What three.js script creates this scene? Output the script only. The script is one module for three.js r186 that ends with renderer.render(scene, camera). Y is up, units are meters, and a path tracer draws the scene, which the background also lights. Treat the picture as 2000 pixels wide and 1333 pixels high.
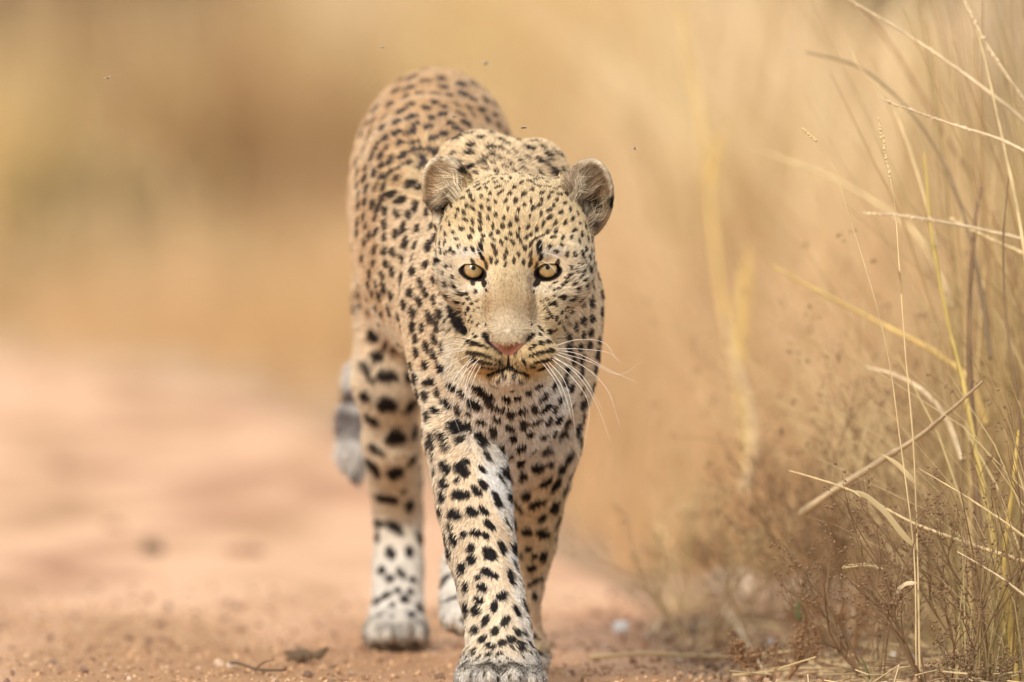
import * as THREE from 'three';

// ---------------------------------------------------------------- camera, sky, sun, exposure
const SHOT = { dist: 12, half: 0.0311, horizon: 250, foot: 1362, footZ: 0.06 };   // a long lens at about a leopard's eye height
const pitch = Math.atan((666.5 - SHOT.horizon) / 666.5 * SHOT.half);
const lensHeight = (SHOT.dist - SHOT.footZ) * Math.tan(pitch + Math.atan((SHOT.foot - 666.5) / 666.5 * SHOT.half));
const scene = new THREE.Scene();
const camera = new THREE.PerspectiveCamera(2 * Math.atan(SHOT.half) * 180 / Math.PI, 1024 / 682, 0.5, 900);
camera.position.set(0, lensHeight, SHOT.dist);
camera.rotation.x = -pitch;
camera.focus = SHOT.dist - 0.015;
camera.userData.fStop = camera.getFocalLength() / 100;          // an aperture about 100 mm across

{ // thin bright overcast: pale, a little blue overhead, warmer towards the horizon
  const W = 256, H = 128, d = new Float32Array(W * H * 4);
  for (let j = 0; j < H; j++) for (let i = 0; i < W; i++) {
    const up = Math.sin(((j + 0.5) / H - 0.5) * Math.PI), t = Math.max(0, up);
    const l = 0.76 + 0.22 * t, k = (j * W + i) * 4;
    d[k] = l * (1.00 - 0.07 * t); d[k + 1] = l * (0.985 - 0.005 * t); d[k + 2] = l * (0.95 + 0.12 * t); d[k + 3] = 1;
  }
  const sky = new THREE.DataTexture(d, W, H, THREE.RGBAFormat, THREE.FloatType);
  sky.mapping = THREE.EquirectangularReflectionMapping; sky.magFilter = THREE.LinearFilter; sky.needsUpdate = true;
  scene.background = sky; scene.environment = sky;
}
const sun = new THREE.DirectionalLight(new THREE.Color(1.0, 0.93, 0.82), 2.3);
sun.position.set(-4.2, 7.6, 9.4); sun.target.position.set(0, 0.3, -0.3); sun.castShadow = true; sun.shadow.radius = 20;
sun.shadow.mapSize.set(4096, 4096);
Object.assign(sun.shadow.camera, { left: -12, right: 12, top: 12, bottom: -12, near: 0.5, far: 60 });
scene.add(sun, sun.target);
const EXPOSURE = 1.36;

// ---------------------------------------------------------------- helpers
const V = (x, y, z) => new THREE.Vector3(x, y, z);
const R = (() => { const make = (s) => () => { s = (s + 0x6d2b79f5) | 0; let t = Math.imul(s ^ (s >>> 15), 1 | s); t = (t + Math.imul(t ^ (t >>> 7), 61 | t)) ^ t; return ((t ^ (t >>> 14)) >>> 0) / 4294967296; }; return make; })();
const clamp = (x, a = 0, b = 1) => Math.min(b, Math.max(a, x)), lerp = (a, b, t) => a + (b - a) * t;
const step = (a, b, x) => { const t = clamp((x - a) / (b - a)); return t * t * (3 - 2 * t); };
const hash = (x, y, z) => { let h = (Math.imul(x, 374761393) + Math.imul(y, 668265263) + Math.imul(z, 2147483647 ^ 0x5bd1e995)) | 0; h = Math.imul(h ^ (h >>> 13), 1274126177); return ((h ^ (h >>> 16)) >>> 0) / 4294967296; };
function noise(x, y, z) {                                        // smooth value noise, -1 ... 1
  const i = Math.floor(x), j = Math.floor(y), k = Math.floor(z); let a = x - i, b = y - j, c = z - k;
  a = a * a * (3 - 2 * a); b = b * b * (3 - 2 * b); c = c * c * (3 - 2 * c);
  return 2 * lerp(lerp(lerp(hash(i, j, k), hash(i + 1, j, k), a), lerp(hash(i, j + 1, k), hash(i + 1, j + 1, k), a), b),
    lerp(lerp(hash(i, j, k + 1), hash(i + 1, j, k + 1), a), lerp(hash(i, j + 1, k + 1), hash(i + 1, j + 1, k + 1), a), b), c) - 1;
}
const fbm = (x, y, z, n = 4) => { let s = 0, a = 0.5; for (let i = 0; i < n; i++) { s += a * noise(x, y, z); x = x * 2.03 + 7.1; y = y * 2.03 + 3.7; z = z * 2.03 + 1.3; a *= 0.5; } return s; };
// survey of the place: where the line of sight of a measured point (u, v) meets the upright plane at depth z
const U = 2 * SHOT.half / 1333;
function J(u, v, z) {
  const x = (u - 1000) * U, y = (666.5 - v) * U, c = Math.cos(pitch), s = Math.sin(pitch);
  const dy = y * c - s, dz = -y * s - c, t = (z - SHOT.dist) / dz;
  return V(x * t, lensHeight + dy * t, z);
}
function onGround(u, v) {                                        // the same, on flat ground
  const x = (u - 1000) * U, y = (666.5 - v) * U, c = Math.cos(pitch), s = Math.sin(pitch);
  const dy = y * c - s, dz = -y * s - c, t = -lensHeight / dy;
  return V(x * t, 0, SHOT.dist + dz * t);
}
const S = (z) => (SHOT.dist - z) * U;                            // metres per unit of the survey at depth z
const names = {};
function numbered(n) { const k = names[n] = (names[n] ?? -1) + 1; return k ? `${n}_${String(k).padStart(3, '0')}` : n; }
function tag(o, label, category, group, kind) { if (label) o.userData.label = label; if (category) o.userData.category = category; if (group) o.userData.group = group; if (kind) o.userData.kind = kind; return o; }
function thing(name, label, category, pos, group) { const g = new THREE.Group(); g.name = numbered(name); if (pos) g.position.copy(pos); scene.add(g); return tag(g, label, category, group); }
function part(name, geo, mat, parent, kind) { const m = new THREE.Mesh(geo, mat); m.name = name; m.castShadow = m.receiveShadow = true; if (kind) m.userData.kind = kind; parent.add(m); return m; }
function geom(pos, idx, col, nor) {
  const g = new THREE.BufferGeometry(); g.setAttribute('position', new THREE.BufferAttribute(pos instanceof Float32Array ? pos : new Float32Array(pos), 3));
  if (col) g.setAttribute('color', new THREE.BufferAttribute(col instanceof Float32Array ? col : new Float32Array(col), 3));
  if (nor) g.setAttribute('normal', new THREE.BufferAttribute(nor instanceof Float32Array ? nor : new Float32Array(nor), 3));
  g.setIndex(new THREE.BufferAttribute(idx instanceof Uint32Array ? idx : new Uint32Array(idx), 1)); if (!nor) g.computeVertexNormals(); return g;
}
// a tapering tube through points, radius r(t), n sides
function tube(pts, r, seg = 24, n = 5) {
  const c = new THREE.CatmullRomCurve3(pts, false, 'centripetal'), f = c.computeFrenetFrames(seg, false), p = [], ix = [], nn = [];
  for (let i = 0; i <= seg; i++) { const t = i / seg, o = c.getPoint(t), rr = r(t);
    for (let j = 0; j < n; j++) { const a = j / n * 2 * Math.PI, d = f.normals[i].clone().multiplyScalar(Math.cos(a)).addScaledVector(f.binormals[i], Math.sin(a)); p.push(o.x + d.x * rr, o.y + d.y * rr, o.z + d.z * rr); nn.push(d.x, d.y, d.z); }
    if (i) for (let j = 0; j < n; j++) { const a = (i - 1) * n + j, b = (i - 1) * n + (j + 1) % n; ix.push(a, b, a + n, b, b + n, a + n); } }
  return geom(p, ix, null, nn);
}
// ---------------------------------------------------------------- the ground, the sandy track, the rising field behind
const rgb = (c) => new THREE.Color().setRGB(c[0], c[1], c[2]);
function grit(size, seed, lo, hi, fleck) {                          // tile of loose sand: colour and height, size pixels = 1.3 m
  const n = size, c = new Uint8Array(n * n * 4), h = new Uint8Array(n * n * 4), r = R(seed);
  const wrap = (x, y, f) => { const a = x / n * f, b = y / n * f, i = Math.floor(a), j = Math.floor(b); let s = a - i, t = b - j; s = s * s * (3 - 2 * s); t = t * t * (3 - 2 * t); const q = (p, o) => hash((p + f) % f, (o + f) % f, seed + f); return lerp(lerp(q(i, j), q(i + 1, j), s), lerp(q(i, j + 1), q(i + 1, j + 1), s), t); };
  const H = new Float32Array(n * n);
  for (let y = 0; y < n; y++) for (let x = 0; x < n; x++) H[y * n + x] = 0.22 * wrap(x, y, 9) + 0.22 * wrap(x, y, 31) + 0.22 * wrap(x, y, 97) + 0.2 * wrap(x, y, 260) + 0.14 * r();
  for (let k = 0; k < 2600; k++) { const cx = r() * n, cy = r() * n, rad = 1.2 + 5 * r() * r() * r(), up = r() < 0.7 ? 0.35 : -0.3; for (let y = -7; y <= 7; y++) for (let x = -7; x <= 7; x++) { const d = Math.hypot(x, y) / rad; if (d < 1) H[((Math.floor(cy) + y + n) % n) * n + (Math.floor(cx) + x + n) % n] += up * (1 - d * d); } }
  for (let i = 0; i < n * n; i++) {
    const t = clamp((H[i] - 0.25) * 1.5), f = r() < 0.03 ? fleck : 0;
    for (let k = 0; k < 3; k++) { const v = lerp(lo[k], hi[k], t) * (0.92 + 0.16 * r()) + f; c[4 * i + k] = clamp(v <= 0.0031308 ? 12.92 * v : 1.055 * v ** (1 / 2.4) - 0.055) * 255; h[4 * i + k] = clamp(H[i] * 0.8) * 255; }
    c[4 * i + 3] = h[4 * i + 3] = 255;
  }
  const make = (d, srgb) => { const t = new THREE.DataTexture(d, n, n); t.wrapS = t.wrapT = THREE.RepeatWrapping; t.magFilter = THREE.LinearFilter; if (srgb) t.colorSpace = THREE.SRGBColorSpace; t.needsUpdate = true; return t; };
  return [make(c, true), make(h, false)];
}
const edge = (z) => { const k = [[6, 0.42], [0.4, 0.33], [-0.3, 0.25], [-1.2, 0.205], [-2.0, 0.215], [-3.1, 0.17], [-4.2, 0.085], [-5.2, 0.03], [-9, -0.22], [-14, -0.62], [-17.5, -1.15], [-19.5, -2.2], [-20.6, -5.5], [-21.2, -14]]; for (let i = 1; i < k.length; i++) if (z >= k[i][0]) return lerp(k[i][1], k[i - 1][1], (z - k[i][0]) / (k[i - 1][0] - k[i][0])); return -14; };
const rise = (x, z) => { const t = Math.max(0, -26 - z); return 5.6 * step(0, 62, t) + (z < -24 ? 0.12 * fbm(x * 0.3, z * 0.2, 1, 3) * step(-24, -28, z) : 0); };
const soft = (x, z) => 0.005 * fbm(x * 1.7, z * 1.1, 4, 4) * step(0.55, 1.5, Math.hypot(x + 0.02, (z + 0.5) * 0.55)) + 0.004 * fbm(x * 9, z * 7, 2, 2) * step(0.35, 0.8, Math.abs(x + 0.03)) ;
function sheet(xs, zs, height, tone) {
  const p = [], c = [], uv = [], ix = [], X = xs.length;
  zs.forEach((z, j) => xs.forEach((x, i) => { const q = typeof x === 'function' ? x(z) : x; p.push(q, height(q, z), z); c.push(...tone(q, z)); uv.push(q / 1.3, z / 1.3); if (i && j) { const a = j * X + i; ix.push(a - X - 1, a - X, a, a - X - 1, a, a - 1); } }));
  const g = geom(p, ix, c); g.setAttribute('uv', new THREE.BufferAttribute(new Float32Array(uv), 2)); const n = g.attributes.normal; if (n.getY(Math.floor(n.count / 2)) < 0) { const k = g.index.array; for (let i = 0; i < k.length; i += 3) { const t = k[i]; k[i] = k[i + 1]; k[i + 1] = t; } g.computeVertexNormals(); } return g;
}
const run = (...spans) => { const a = []; for (const [f, t, n] of spans) for (let i = 0; i < n; i++) a.push(lerp(f, t, i / n)); a.push(spans[spans.length - 1][1]); return a; };
{
  const [map, bump] = grit(1024, 3, [0.60, 0.585, 0.57], [0.92, 0.92, 0.92], 0.08);
  const field = (x, z) => {                                          // bare earth under the grass, straw-coloured litter further off
    const w = fbm(x * 0.9, z * 0.35, 7, 4), far = step(-6, -22, z), c = mixc3([0.42, 0.24, 0.12], [0.78, 0.54, 0.31], clamp(far * 0.9 + w * 0.5));
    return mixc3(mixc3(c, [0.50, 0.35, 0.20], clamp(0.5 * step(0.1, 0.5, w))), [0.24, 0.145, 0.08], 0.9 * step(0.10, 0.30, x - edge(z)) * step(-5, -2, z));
  };
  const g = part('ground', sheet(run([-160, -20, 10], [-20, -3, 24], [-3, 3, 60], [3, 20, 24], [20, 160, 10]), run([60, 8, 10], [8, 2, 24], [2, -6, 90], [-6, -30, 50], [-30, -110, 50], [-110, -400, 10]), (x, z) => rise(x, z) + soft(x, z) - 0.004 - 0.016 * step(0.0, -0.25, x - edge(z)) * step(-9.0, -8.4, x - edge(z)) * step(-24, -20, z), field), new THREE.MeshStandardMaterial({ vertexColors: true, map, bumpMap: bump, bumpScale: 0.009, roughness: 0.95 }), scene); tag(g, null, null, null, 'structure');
  const lanes = [-9, -6, -4.4, -3.4, -2.8, -2.3, -1.9, -1.6, -1.35, -1.15, -1, -0.88, -0.78, -0.7, -0.63, -0.56, -0.5, -0.44, -0.38, -0.32, -0.26, -0.2, -0.15, -0.1, -0.05, -0.02, 0];
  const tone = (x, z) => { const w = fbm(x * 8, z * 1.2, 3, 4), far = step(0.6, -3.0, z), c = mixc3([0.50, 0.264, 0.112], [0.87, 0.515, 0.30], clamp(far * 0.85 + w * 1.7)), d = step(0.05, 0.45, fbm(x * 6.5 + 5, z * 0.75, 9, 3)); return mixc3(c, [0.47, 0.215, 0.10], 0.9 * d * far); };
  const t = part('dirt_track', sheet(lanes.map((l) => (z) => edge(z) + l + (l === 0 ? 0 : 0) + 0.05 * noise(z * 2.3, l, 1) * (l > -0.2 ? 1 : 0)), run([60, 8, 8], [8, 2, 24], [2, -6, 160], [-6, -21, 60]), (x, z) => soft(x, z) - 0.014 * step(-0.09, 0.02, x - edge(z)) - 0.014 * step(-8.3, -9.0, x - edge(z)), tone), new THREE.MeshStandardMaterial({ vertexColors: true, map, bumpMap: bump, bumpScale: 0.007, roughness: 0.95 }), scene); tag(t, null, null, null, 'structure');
}
function mixc3(a, b, t) { return [lerp(a[0], b[0], t), lerp(a[1], b[1], t), lerp(a[2], b[2], t)]; }
// ---------------------------------------------------------------- grass and bushes that the lens leaves soft
const straw = new THREE.MeshPhysicalMaterial({ color: 0xffffff, roughness: 0.9, transmission: 0.3, thickness: 0, specularIntensity: 0.3, side: THREE.DoubleSide });
function tuft(seed, blades, spread, lean, width, heads = 0) {         // a tuft of grass, about 1 m tall
  const r = R(seed), p = [], ix = [];
  for (let i = 0; i < blades; i++) {
    const a = r() * 6.283, b = r() * 6.283, o = V(Math.cos(a), 0, Math.sin(a)).multiplyScalar(spread * Math.sqrt(r())), h = 0.45 + 0.6 * r(), l = lean * (0.3 + r()), d = V(Math.cos(b), 0, Math.sin(b)), s = V(-d.z, 0, d.x), w = width * (0.6 + 0.7 * r()), k = p.length / 3, M = 4;
    for (let j = 0; j <= M; j++) { const t = j / M, c = o.clone().addScaledVector(d, l * h * t * t).setY(h * (t - 0.25 * l * t * t)), ww = w * (1 - 0.85 * t) * (heads && t > 0.7 && i % heads === 0 ? 2.6 : 1); p.push(c.x - s.x * ww, c.y, c.z - s.z * ww, c.x + s.x * ww, c.y, c.z + s.z * ww); if (j) { const q = k + 2 * j; ix.push(q - 2, q - 1, q, q - 1, q + 1, q); } }
  }
  return geom(p, ix);
}
const TUFTS = [tuft(1, 26, 0.10, 0.45, 0.0035, 3), tuft(2, 30, 0.14, 0.7, 0.003, 4), tuft(3, 22, 0.08, 0.3, 0.004), tuft(4, 34, 0.16, 0.9, 0.003, 5)];
function meadow(name, label, spots, seed, kinds = TUFTS) {                          // spots: [x, z, height, [r, g, b]]
  const g = thing(name, label, 'grass'); g.userData.kind = 'stuff'; const r = R(seed), q = new THREE.Quaternion(), m = new THREE.Matrix4(), c = new THREE.Color(), up = V(0, 1, 0);
  kinds.forEach((geo, k) => {
    const mine = spots.filter((s, i) => i % kinds.length === k), im = new THREE.InstancedMesh(geo, straw, mine.length); im.name = 'grass_tufts'; im.userData.kind = 'stuff';
    mine.forEach(([x, z, h, col], i) => { q.setFromAxisAngle(up, r() * 6.283); m.compose(V(x, rise(x, z) - 0.02, z), q, V(h * (0.8 + 0.5 * r()), h, h * (0.8 + 0.5 * r()))); im.setMatrixAt(i, m); const s = 0.8 + 0.4 * r(); im.setColorAt(i, c.setRGB(col[0] * s, col[1] * s, col[2] * s)); });
    im.castShadow = im.receiveShadow = true; g.add(im);
  });
}
const wide = (z) => 0.56 * (12 - z) / 12;                            // half of what the lens takes in at that depth
{
  const r = R(77), far = [], verge = [];
  for (let i = 0; i < 3600; i++) {                                    // tall dry field behind
    const z = -21.5 - 46 * r() ** 1.2, x = (r() * 2 - 1) * (wide(z) + 1.6), a = x / wide(z), w = fbm(x * 0.8, z * 0.12, 20, 3);
    let c = mixc3([0.92, 0.77, 0.57], [0.84, 0.63, 0.41], clamp(0.35 + w * 1.5));
    c = mixc3(c, [0.40, 0.255, 0.135], 0.9 * step(-0.30, -0.95, a + 0.5 * w)); c = mixc3(c, [0.46, 0.29, 0.17], 0.6 * step(-27, -22, z)); c = mixc3(c, [0.54, 0.40, 0.16], 0.4 * step(0.15, 0.45, fbm(x * 1.1 + 9, z * 0.1, 3, 2)));
    { const k = fbm(x * 2.6, z * 0.05, 40, 2); c = k > 0 ? mixc3(c, [0.68, 0.48, 0.21], 0.75 * step(0.02, 0.4, k)) : mixc3(c, [0.42, 0.26, 0.13], 0.6 * step(-0.05, -0.45, k)); }
    far.push([x, z, (0.65 + 0.75 * r()) * (z > -36 ? lerp(1, 0.55, step(0.60, 0.85, a)) : 1) * lerp(0.16, 1, step(-21, -32, z)), c]);
  }
  for (let i = 0; i < 16; i++) {
    const z = -23 - 6 * r(), x = wide(z) * (r() * 1.3 - 1.05), c = r() < 0.4 ? [0.56, 0.42, 0.18] : r() < 0.6 ? [0.40, 0.25, 0.12] : [0.90, 0.68, 0.36];
    for (let j = 0; j < 9; j++) far.push([x + 0.12 * (r() - 0.5), z + 0.4 * (r() - 0.5), 1.0 + 0.4 * r(), c]);
  }
  meadow('tall_grass', 'tall dry straw grass filling the field behind the track, far out of focus', far, 5);
  for (let i = 0; i < 1500; i++) {                                    // verge on the right, between the track and the field
    const z = -3.2 - 18 * r() ** 1.3, e = edge(z), x = e + 0.02 + (wide(z) + 1.1 - e) * r(), low = step(0.5, 0.05, x - e), w = fbm(x * 1.5, z * 0.4, 2, 3);
    let c = mixc3([0.74, 0.54, 0.31], [0.56, 0.35, 0.17], clamp(0.35 + w + 0.5 * low)); c = mixc3(c, [0.42, 0.34, 0.13], 0.3 * step(0.25, 0.6, w));
    verge.push([x, z, lerp(0.55, 0.22, low) * (0.6 + 0.7 * r()), c]);
  }
  for (let i = 0; i < 11; i++) {                                      // taller clumps that stand out as soft upright streaks
    const z = -7 - 8 * r(), x = edge(z) + 0.25 + (wide(z) + 0.2 - edge(z)) * r(), c = r() < 0.6 ? [0.86, 0.68, 0.42] : [0.50, 0.36, 0.16];
    for (let j = 0; j < 5; j++) verge.push([x + 0.07 * (r() - 0.5), z + 0.3 * (r() - 0.5), 0.95 + 0.4 * r(), c]);
  }
  meadow('verge_grass', 'knee-high tawny grass on the right verge beyond the leopard', verge, 6);
}
function bush(name, label, u, z, w, h, leaf, col, seed, n = 2600, base) {
  const c = base ?? V((u - 1000) * S(z), 0, z); c.y = rise(c.x, c.z) - 0.1; const g = thing(name, label, name.includes('tree') ? 'tree' : 'bush', c), r = R(seed), p = [], k = [], ix = [], lumps = [];
  for (let i = 0; i < 14; i++) lumps.push([(r() - 0.5) * w * 0.75, h * (0.25 + 0.6 * r()), (r() - 0.5) * w * 0.6, w * (0.16 + 0.14 * r())]);
  for (let i = 0; i < n; i++) { const L = lumps[i % 14], d = V(r() - 0.5, r() - 0.5, r() - 0.5).normalize(), o = V(L[0], L[1], L[2]).addScaledVector(d, L[3] * Math.cbrt(r())), a = V(r() - 0.5, r() - 0.5, r() - 0.5).normalize(), b = V(r() - 0.5, r() - 0.5, r() - 0.5).cross(a).normalize(), s = leaf * (0.6 + 0.8 * r()), q = p.length / 3, t = 0.7 + 0.6 * r();
    for (const [x, y] of [[-1, 0], [0, -0.45], [1, 0], [0, 0.45]]) { const e = o.clone().addScaledVector(a, x * s).addScaledVector(b, y * s); p.push(Math.max(-w, Math.min(w, e.x)), Math.max(0.02, e.y), e.z); k.push(col[0] * t, col[1] * t, col[2] * t); } ix.push(q, q + 1, q + 2, q, q + 2, q + 3); }
  part('crown', geom(p, ix, k), new THREE.MeshPhysicalMaterial({ vertexColors: true, roughness: 0.85, transmission: 0.25, thickness: 0, side: THREE.DoubleSide }), g);
  for (let i = 0; i < 5; i++) { const L = lumps[i]; part('stem', tube([V(L[0] * 0.15, 0, L[2] * 0.15), V(L[0] * 0.5, L[1] * 0.5, L[2] * 0.4), V(L[0], L[1] + L[3] * 0.5, L[2])], (t) => 0.03 * (1 - 0.75 * t), 8, 6), new THREE.MeshStandardMaterial({ color: 0x5a4430, roughness: 0.9 }), g); }
}
bush('shrub', 'dark olive shrub behind the grass at the top right corner', 1935, -33, 1.7, 3.6, 0.07, [0.055, 0.056, 0.028], 31, 4200);
bush('shrub', 'brown leafless-looking shrub at the left edge of the far grass', 40, -30, 1.7, 3.0, 0.06, [0.27, 0.18, 0.10], 32, 1800);
bush('shrub', 'tawny shrub, the one between the far brown shrub and the leopard', 330, -40, 1.3, 2.5, 0.06, [0.30, 0.20, 0.095], 33, 1100);
bush('shrub', 'low olive-green shrub at the far edge of the track', 240, -22.4, 0.8, 0.62, 0.04, [0.30, 0.22, 0.08], 34, 800);
bush('shrub', 'yellow-green shrub in the field just left of the leopard', 545, -44, 1.0, 3.3, 0.06, [0.40, 0.33, 0.12], 35, 700);
// ---------------------------------------------------------------- the leopard
const leopard = thing('leopard', 'spotted leopard walking towards the camera along the sandy track', 'leopard', V(0, 0, 0));
const EYES = [
  { c: J(924, 528, 0.0045), R: 0.0140, open: [923, 531, 22.5, 15.0, 0.30], top: [888, 517.5, 948, 516.5], iris: [925, 523.5] },
  { c: J(1069, 527, 0.0045), R: 0.0140, open: [1070.5, 530.5, 23.5, 15.5, -0.28], top: [1046, 516.5, 1104, 515.5], iris: [1069.5, 523.5] },
];
// head drawing: 1 unit is the survey's unit at the eyes, measured straight across the head
const hu = (x) => 1000 + x / S(0), H0 = J(1000, 528, 0).y, hv = (y) => 528 - (y - H0) / S(0);
function almond(e, x, y) {                                       // distance to the eye's opening, metres, in the plane of the face
  const [cu, cv, a, b, w] = e.open, du = hu(x) - cu, dv = hv(y) - cv, c = Math.cos(w), s = Math.sin(w);
  const p = (du * c + dv * s) / a, q = (-du * s + dv * c) / b, k = Math.hypot(p, q);
  const [u0, v0, u1, v1] = e.top, lid = lerp(v0, v1, (hu(x) - u0) / (u1 - u0)) - hv(y);
  return Math.max((k - 1) * b, lid) * S(0);
}
const PR = [], CUT = [];                                          // solids joined, then cut
function cone(a, b, ra, rb, k) { const d = b.clone().sub(a), l2 = d.lengthSq(), m = a.clone().add(b).multiplyScalar(0.5); PR.push({ t: 0, ax: a.x, ay: a.y, az: a.z, dx: d.x, dy: d.y, dz: d.z, l2, ra, rb, k }); }
function ball(c, r, k, turn, list = PR) { const q = new THREE.Quaternion(); if (turn) q.setFromEuler(new THREE.Euler(...turn)); const m = new THREE.Matrix4().makeRotationFromQuaternion(q.invert()).elements; list.push({ t: 1, x: c.x, y: c.y, z: c.z, rx: r[0], ry: r[1], rz: r[2], m, k }); }
const chain = (k, list) => { for (let i = 1; i < list.length; i++) { const [a, b] = [list[i - 1], list[i]]; cone(J(a[0], a[1], a[2]), J(b[0], b[1], b[2]), a[3] * S(a[2]), b[3] * S(b[2]), k); } };
const egg = (u, v, z, ru, rv, rz, k, turn, list) => ball(J(u, v, z), [ru * S(z), rv * S(z), rz], k, turn, list);
// trunk
egg(852, 318, -0.97, 143, 182, 0.19, 0.05);                       // rump
egg(838, 425, -0.74, 152, 238, 0.30, 0.08);                       // loins and belly
egg(915, 560, -0.52, 160, 190, 0.24, 0.08);                       // ribs
egg(985, 672, -0.30, 168, 188, 0.175, 0.06);                       // chest
egg(988, 500, -0.35, 135, 200, 0.17, 0.06);                       // withers
chain(0.05, [[1000, 500, -0.13, 105], [988, 560, -0.26, 150]]);   // neck
chain(0.04, [[992, 690, -0.06, 76], [985, 790, -0.20, 112]]);     // throat
egg(938, 356, -0.36, 84, 98, 0.08, 0.045, [0, 0, 0.35]);           // shoulder blades
egg(1062, 358, -0.38, 52, 82, 0.07, 0.03, [0, 0, 0.12]);
// forelegs
chain(0.045, [[905, 600, -0.30, 92], [908, 740, -0.27, 84]]);
chain(0.006, [[908, 740, -0.27, 84], [908, 850, -0.20, 78], [926, 985, -0.13, 71], [940, 1075, -0.09, 65], [959, 1160, -0.05, 60], [974, 1235, -0.015, 60], [977, 1290, 0.01, 66]]);
chain(0.045, [[1080, 590, -0.34, 80], [1075, 760, -0.36, 72]]);
chain(0.006, [[1075, 760, -0.36, 72], [1056, 870, -0.38, 76], [1049, 940, -0.41, 62], [1047, 1000, -0.43, 48], [1046, 1065, -0.45, 37], [1030, 1150, -0.48, 28], [1027, 1195, -0.49, 25], [1031, 1245, -0.50, 29]]);
egg(1037, 1281, -0.475, 36, 31, 0.05, 0.02);
for (const [u, v, z, r] of [[1016, 1290, -0.44, 15], [1034, 1292, -0.425, 16], [1054, 1290, -0.44, 15]]) egg(u, v, z, r, 17, 0.025, 0.008);
egg(977, 1325, 0.035, 80, 40, 0.055, 0.03);
for (const [u, v, z, r] of [[912, 1330, 0.065, 22], [952, 1326, 0.092, 25], [1000, 1326, 0.092, 25], [1042, 1331, 0.068, 23]]) egg(u, v, z, r, 29, 0.040, 0.010);
// hind legs
egg(775, 560, -0.95, 66, 190, 0.14, 0.05);
chain(0.04, [[762, 600, -0.93, 58], [758, 740, -0.90, 52], [764, 860, -0.96, 51]]);
chain(0.006, [[764, 860, -0.96, 55], [772, 950, -1.06, 49], [778, 1010, -1.10, 46], [778, 1110, -1.07, 47], [777, 1180, -1.05, 49]]);
egg(773, 1226, -1.01, 58, 36, 0.06, 0.025);
for (const [u, v, z, r] of [[728, 1240, -0.985, 17], [757, 1238, -0.96, 19], [790, 1238, -0.96, 19], [820, 1240, -0.985, 17]]) egg(u, v, z, r, 26, 0.036, 0.010);
chain(0.04, [[930, 560, -0.92, 72], [935, 760, -0.78, 56], [930, 900, -0.74, 46]]);
chain(0.006, [[930, 900, -0.74, 48], [915, 1010, -0.86, 33], [900, 1110, -0.83, 36], [897, 1160, -0.79, 37]]);
egg(902, 1198, -0.75, 42, 36, 0.06, 0.02);
for (const [u, v] of [[880, 1212], [902, 1220], [925, 1218]]) egg(u, v, -0.715, 16, 20, 0.03, 0.007);
// tail, hanging behind the hind leg
chain(0.02, [[862, 230, -1.13, 26], [812, 420, -1.24, 22], [752, 620, -1.26, 20], [702, 742, -1.2, 20], [687, 830, -1.18, 20], [688, 890, -1.16, 20], [697, 922, -1.15, 13]]);
// head
const headFrom = PR.length;
egg(1004, 456, -0.078, 116, 100, 0.078, 0.02);                    // skull
egg(950, 412, -0.085, 54, 58, 0.05, 0.02); egg(1062, 410, -0.085, 54, 58, 0.05, 0.02);
chain(0.03, [[998, 430, -0.054, 80], [993, 515, -0.012, 66]]);    // forehead
chain(0.022, [[993, 520, 0.010, 41], [992, 585, 0.046, 36], [992, 640, 0.063, 41]]);  // bridge of the nose
egg(992, 680, 0.040, 82, 50, 0.046, 0.018);                       // muzzle
egg(992, 664, 0.078, 40, 21, 0.022, 0.012);                       // tip of the nose
egg(948, 696, 0.064, 48, 33, 0.036, 0.010, [0, 0, -0.22]);        // upper lips
egg(1038, 695, 0.064, 50, 33, 0.036, 0.010, [0, 0, 0.22]);
egg(993, 733, 0.052, 42, 24, 0.032, 0.009);                       // chin
egg(993, 698, -0.02, 52, 48, 0.056, 0.028);                        // jaw
for (const s of [-1, 1]) {
  const m = (u) => 1005 + s * u;
  egg(m(92), 527, -0.046, 58, 74, 0.056, 0.03);                   // cheeks
  egg(m(82), 470, -0.062, 58, 78, 0.050, 0.03);                   // temples
  egg(m(58), 618, -0.006, 36, 44, 0.046, 0.022);
  chain(0.016, [[m(-s * 0) - s * 0 + s * 52, 494, 0.0135, 21], [m(98), 497, -0.005, 21]]);   // brows
  chain(0.016, [[m(56), 588, 0.018, 21], [m(100), 562, -0.012, 30]]);                     // cheekbones
}
for (const e of EYES) ball(e.c, [e.R + 0.0018, e.R + 0.0018, e.R + 0.0018], 0.006);
// ears: the near one open to the camera, the other turned outwards and folded
egg(1146, 388, -0.102, 50, 76, 0.026, 0.010, [0, 0.30, -0.14]);
egg(1118, 428, -0.085, 26, 40, 0.03, 0.015, [0, 0, 0.5]);
egg(864, 368, -0.104, 37, 60, 0.020, 0.010, [0, -0.35, 0.16]);
egg(900, 356, -0.088, 21, 58, 0.010, 0.006, [0, 0.5, 0.58]);
chain(0.012, [[905, 370, -0.086, 14], [930, 408, -0.068, 28]]);
chain(0.012, [[1104, 352, -0.088, 13], [1097, 392, -0.074, 22], [1112, 440, -0.070, 24]]);
chain(0.008, [[856, 408, -0.088, 10], [866, 436, -0.080, 14], [892, 462, -0.066, 18]]);
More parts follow.
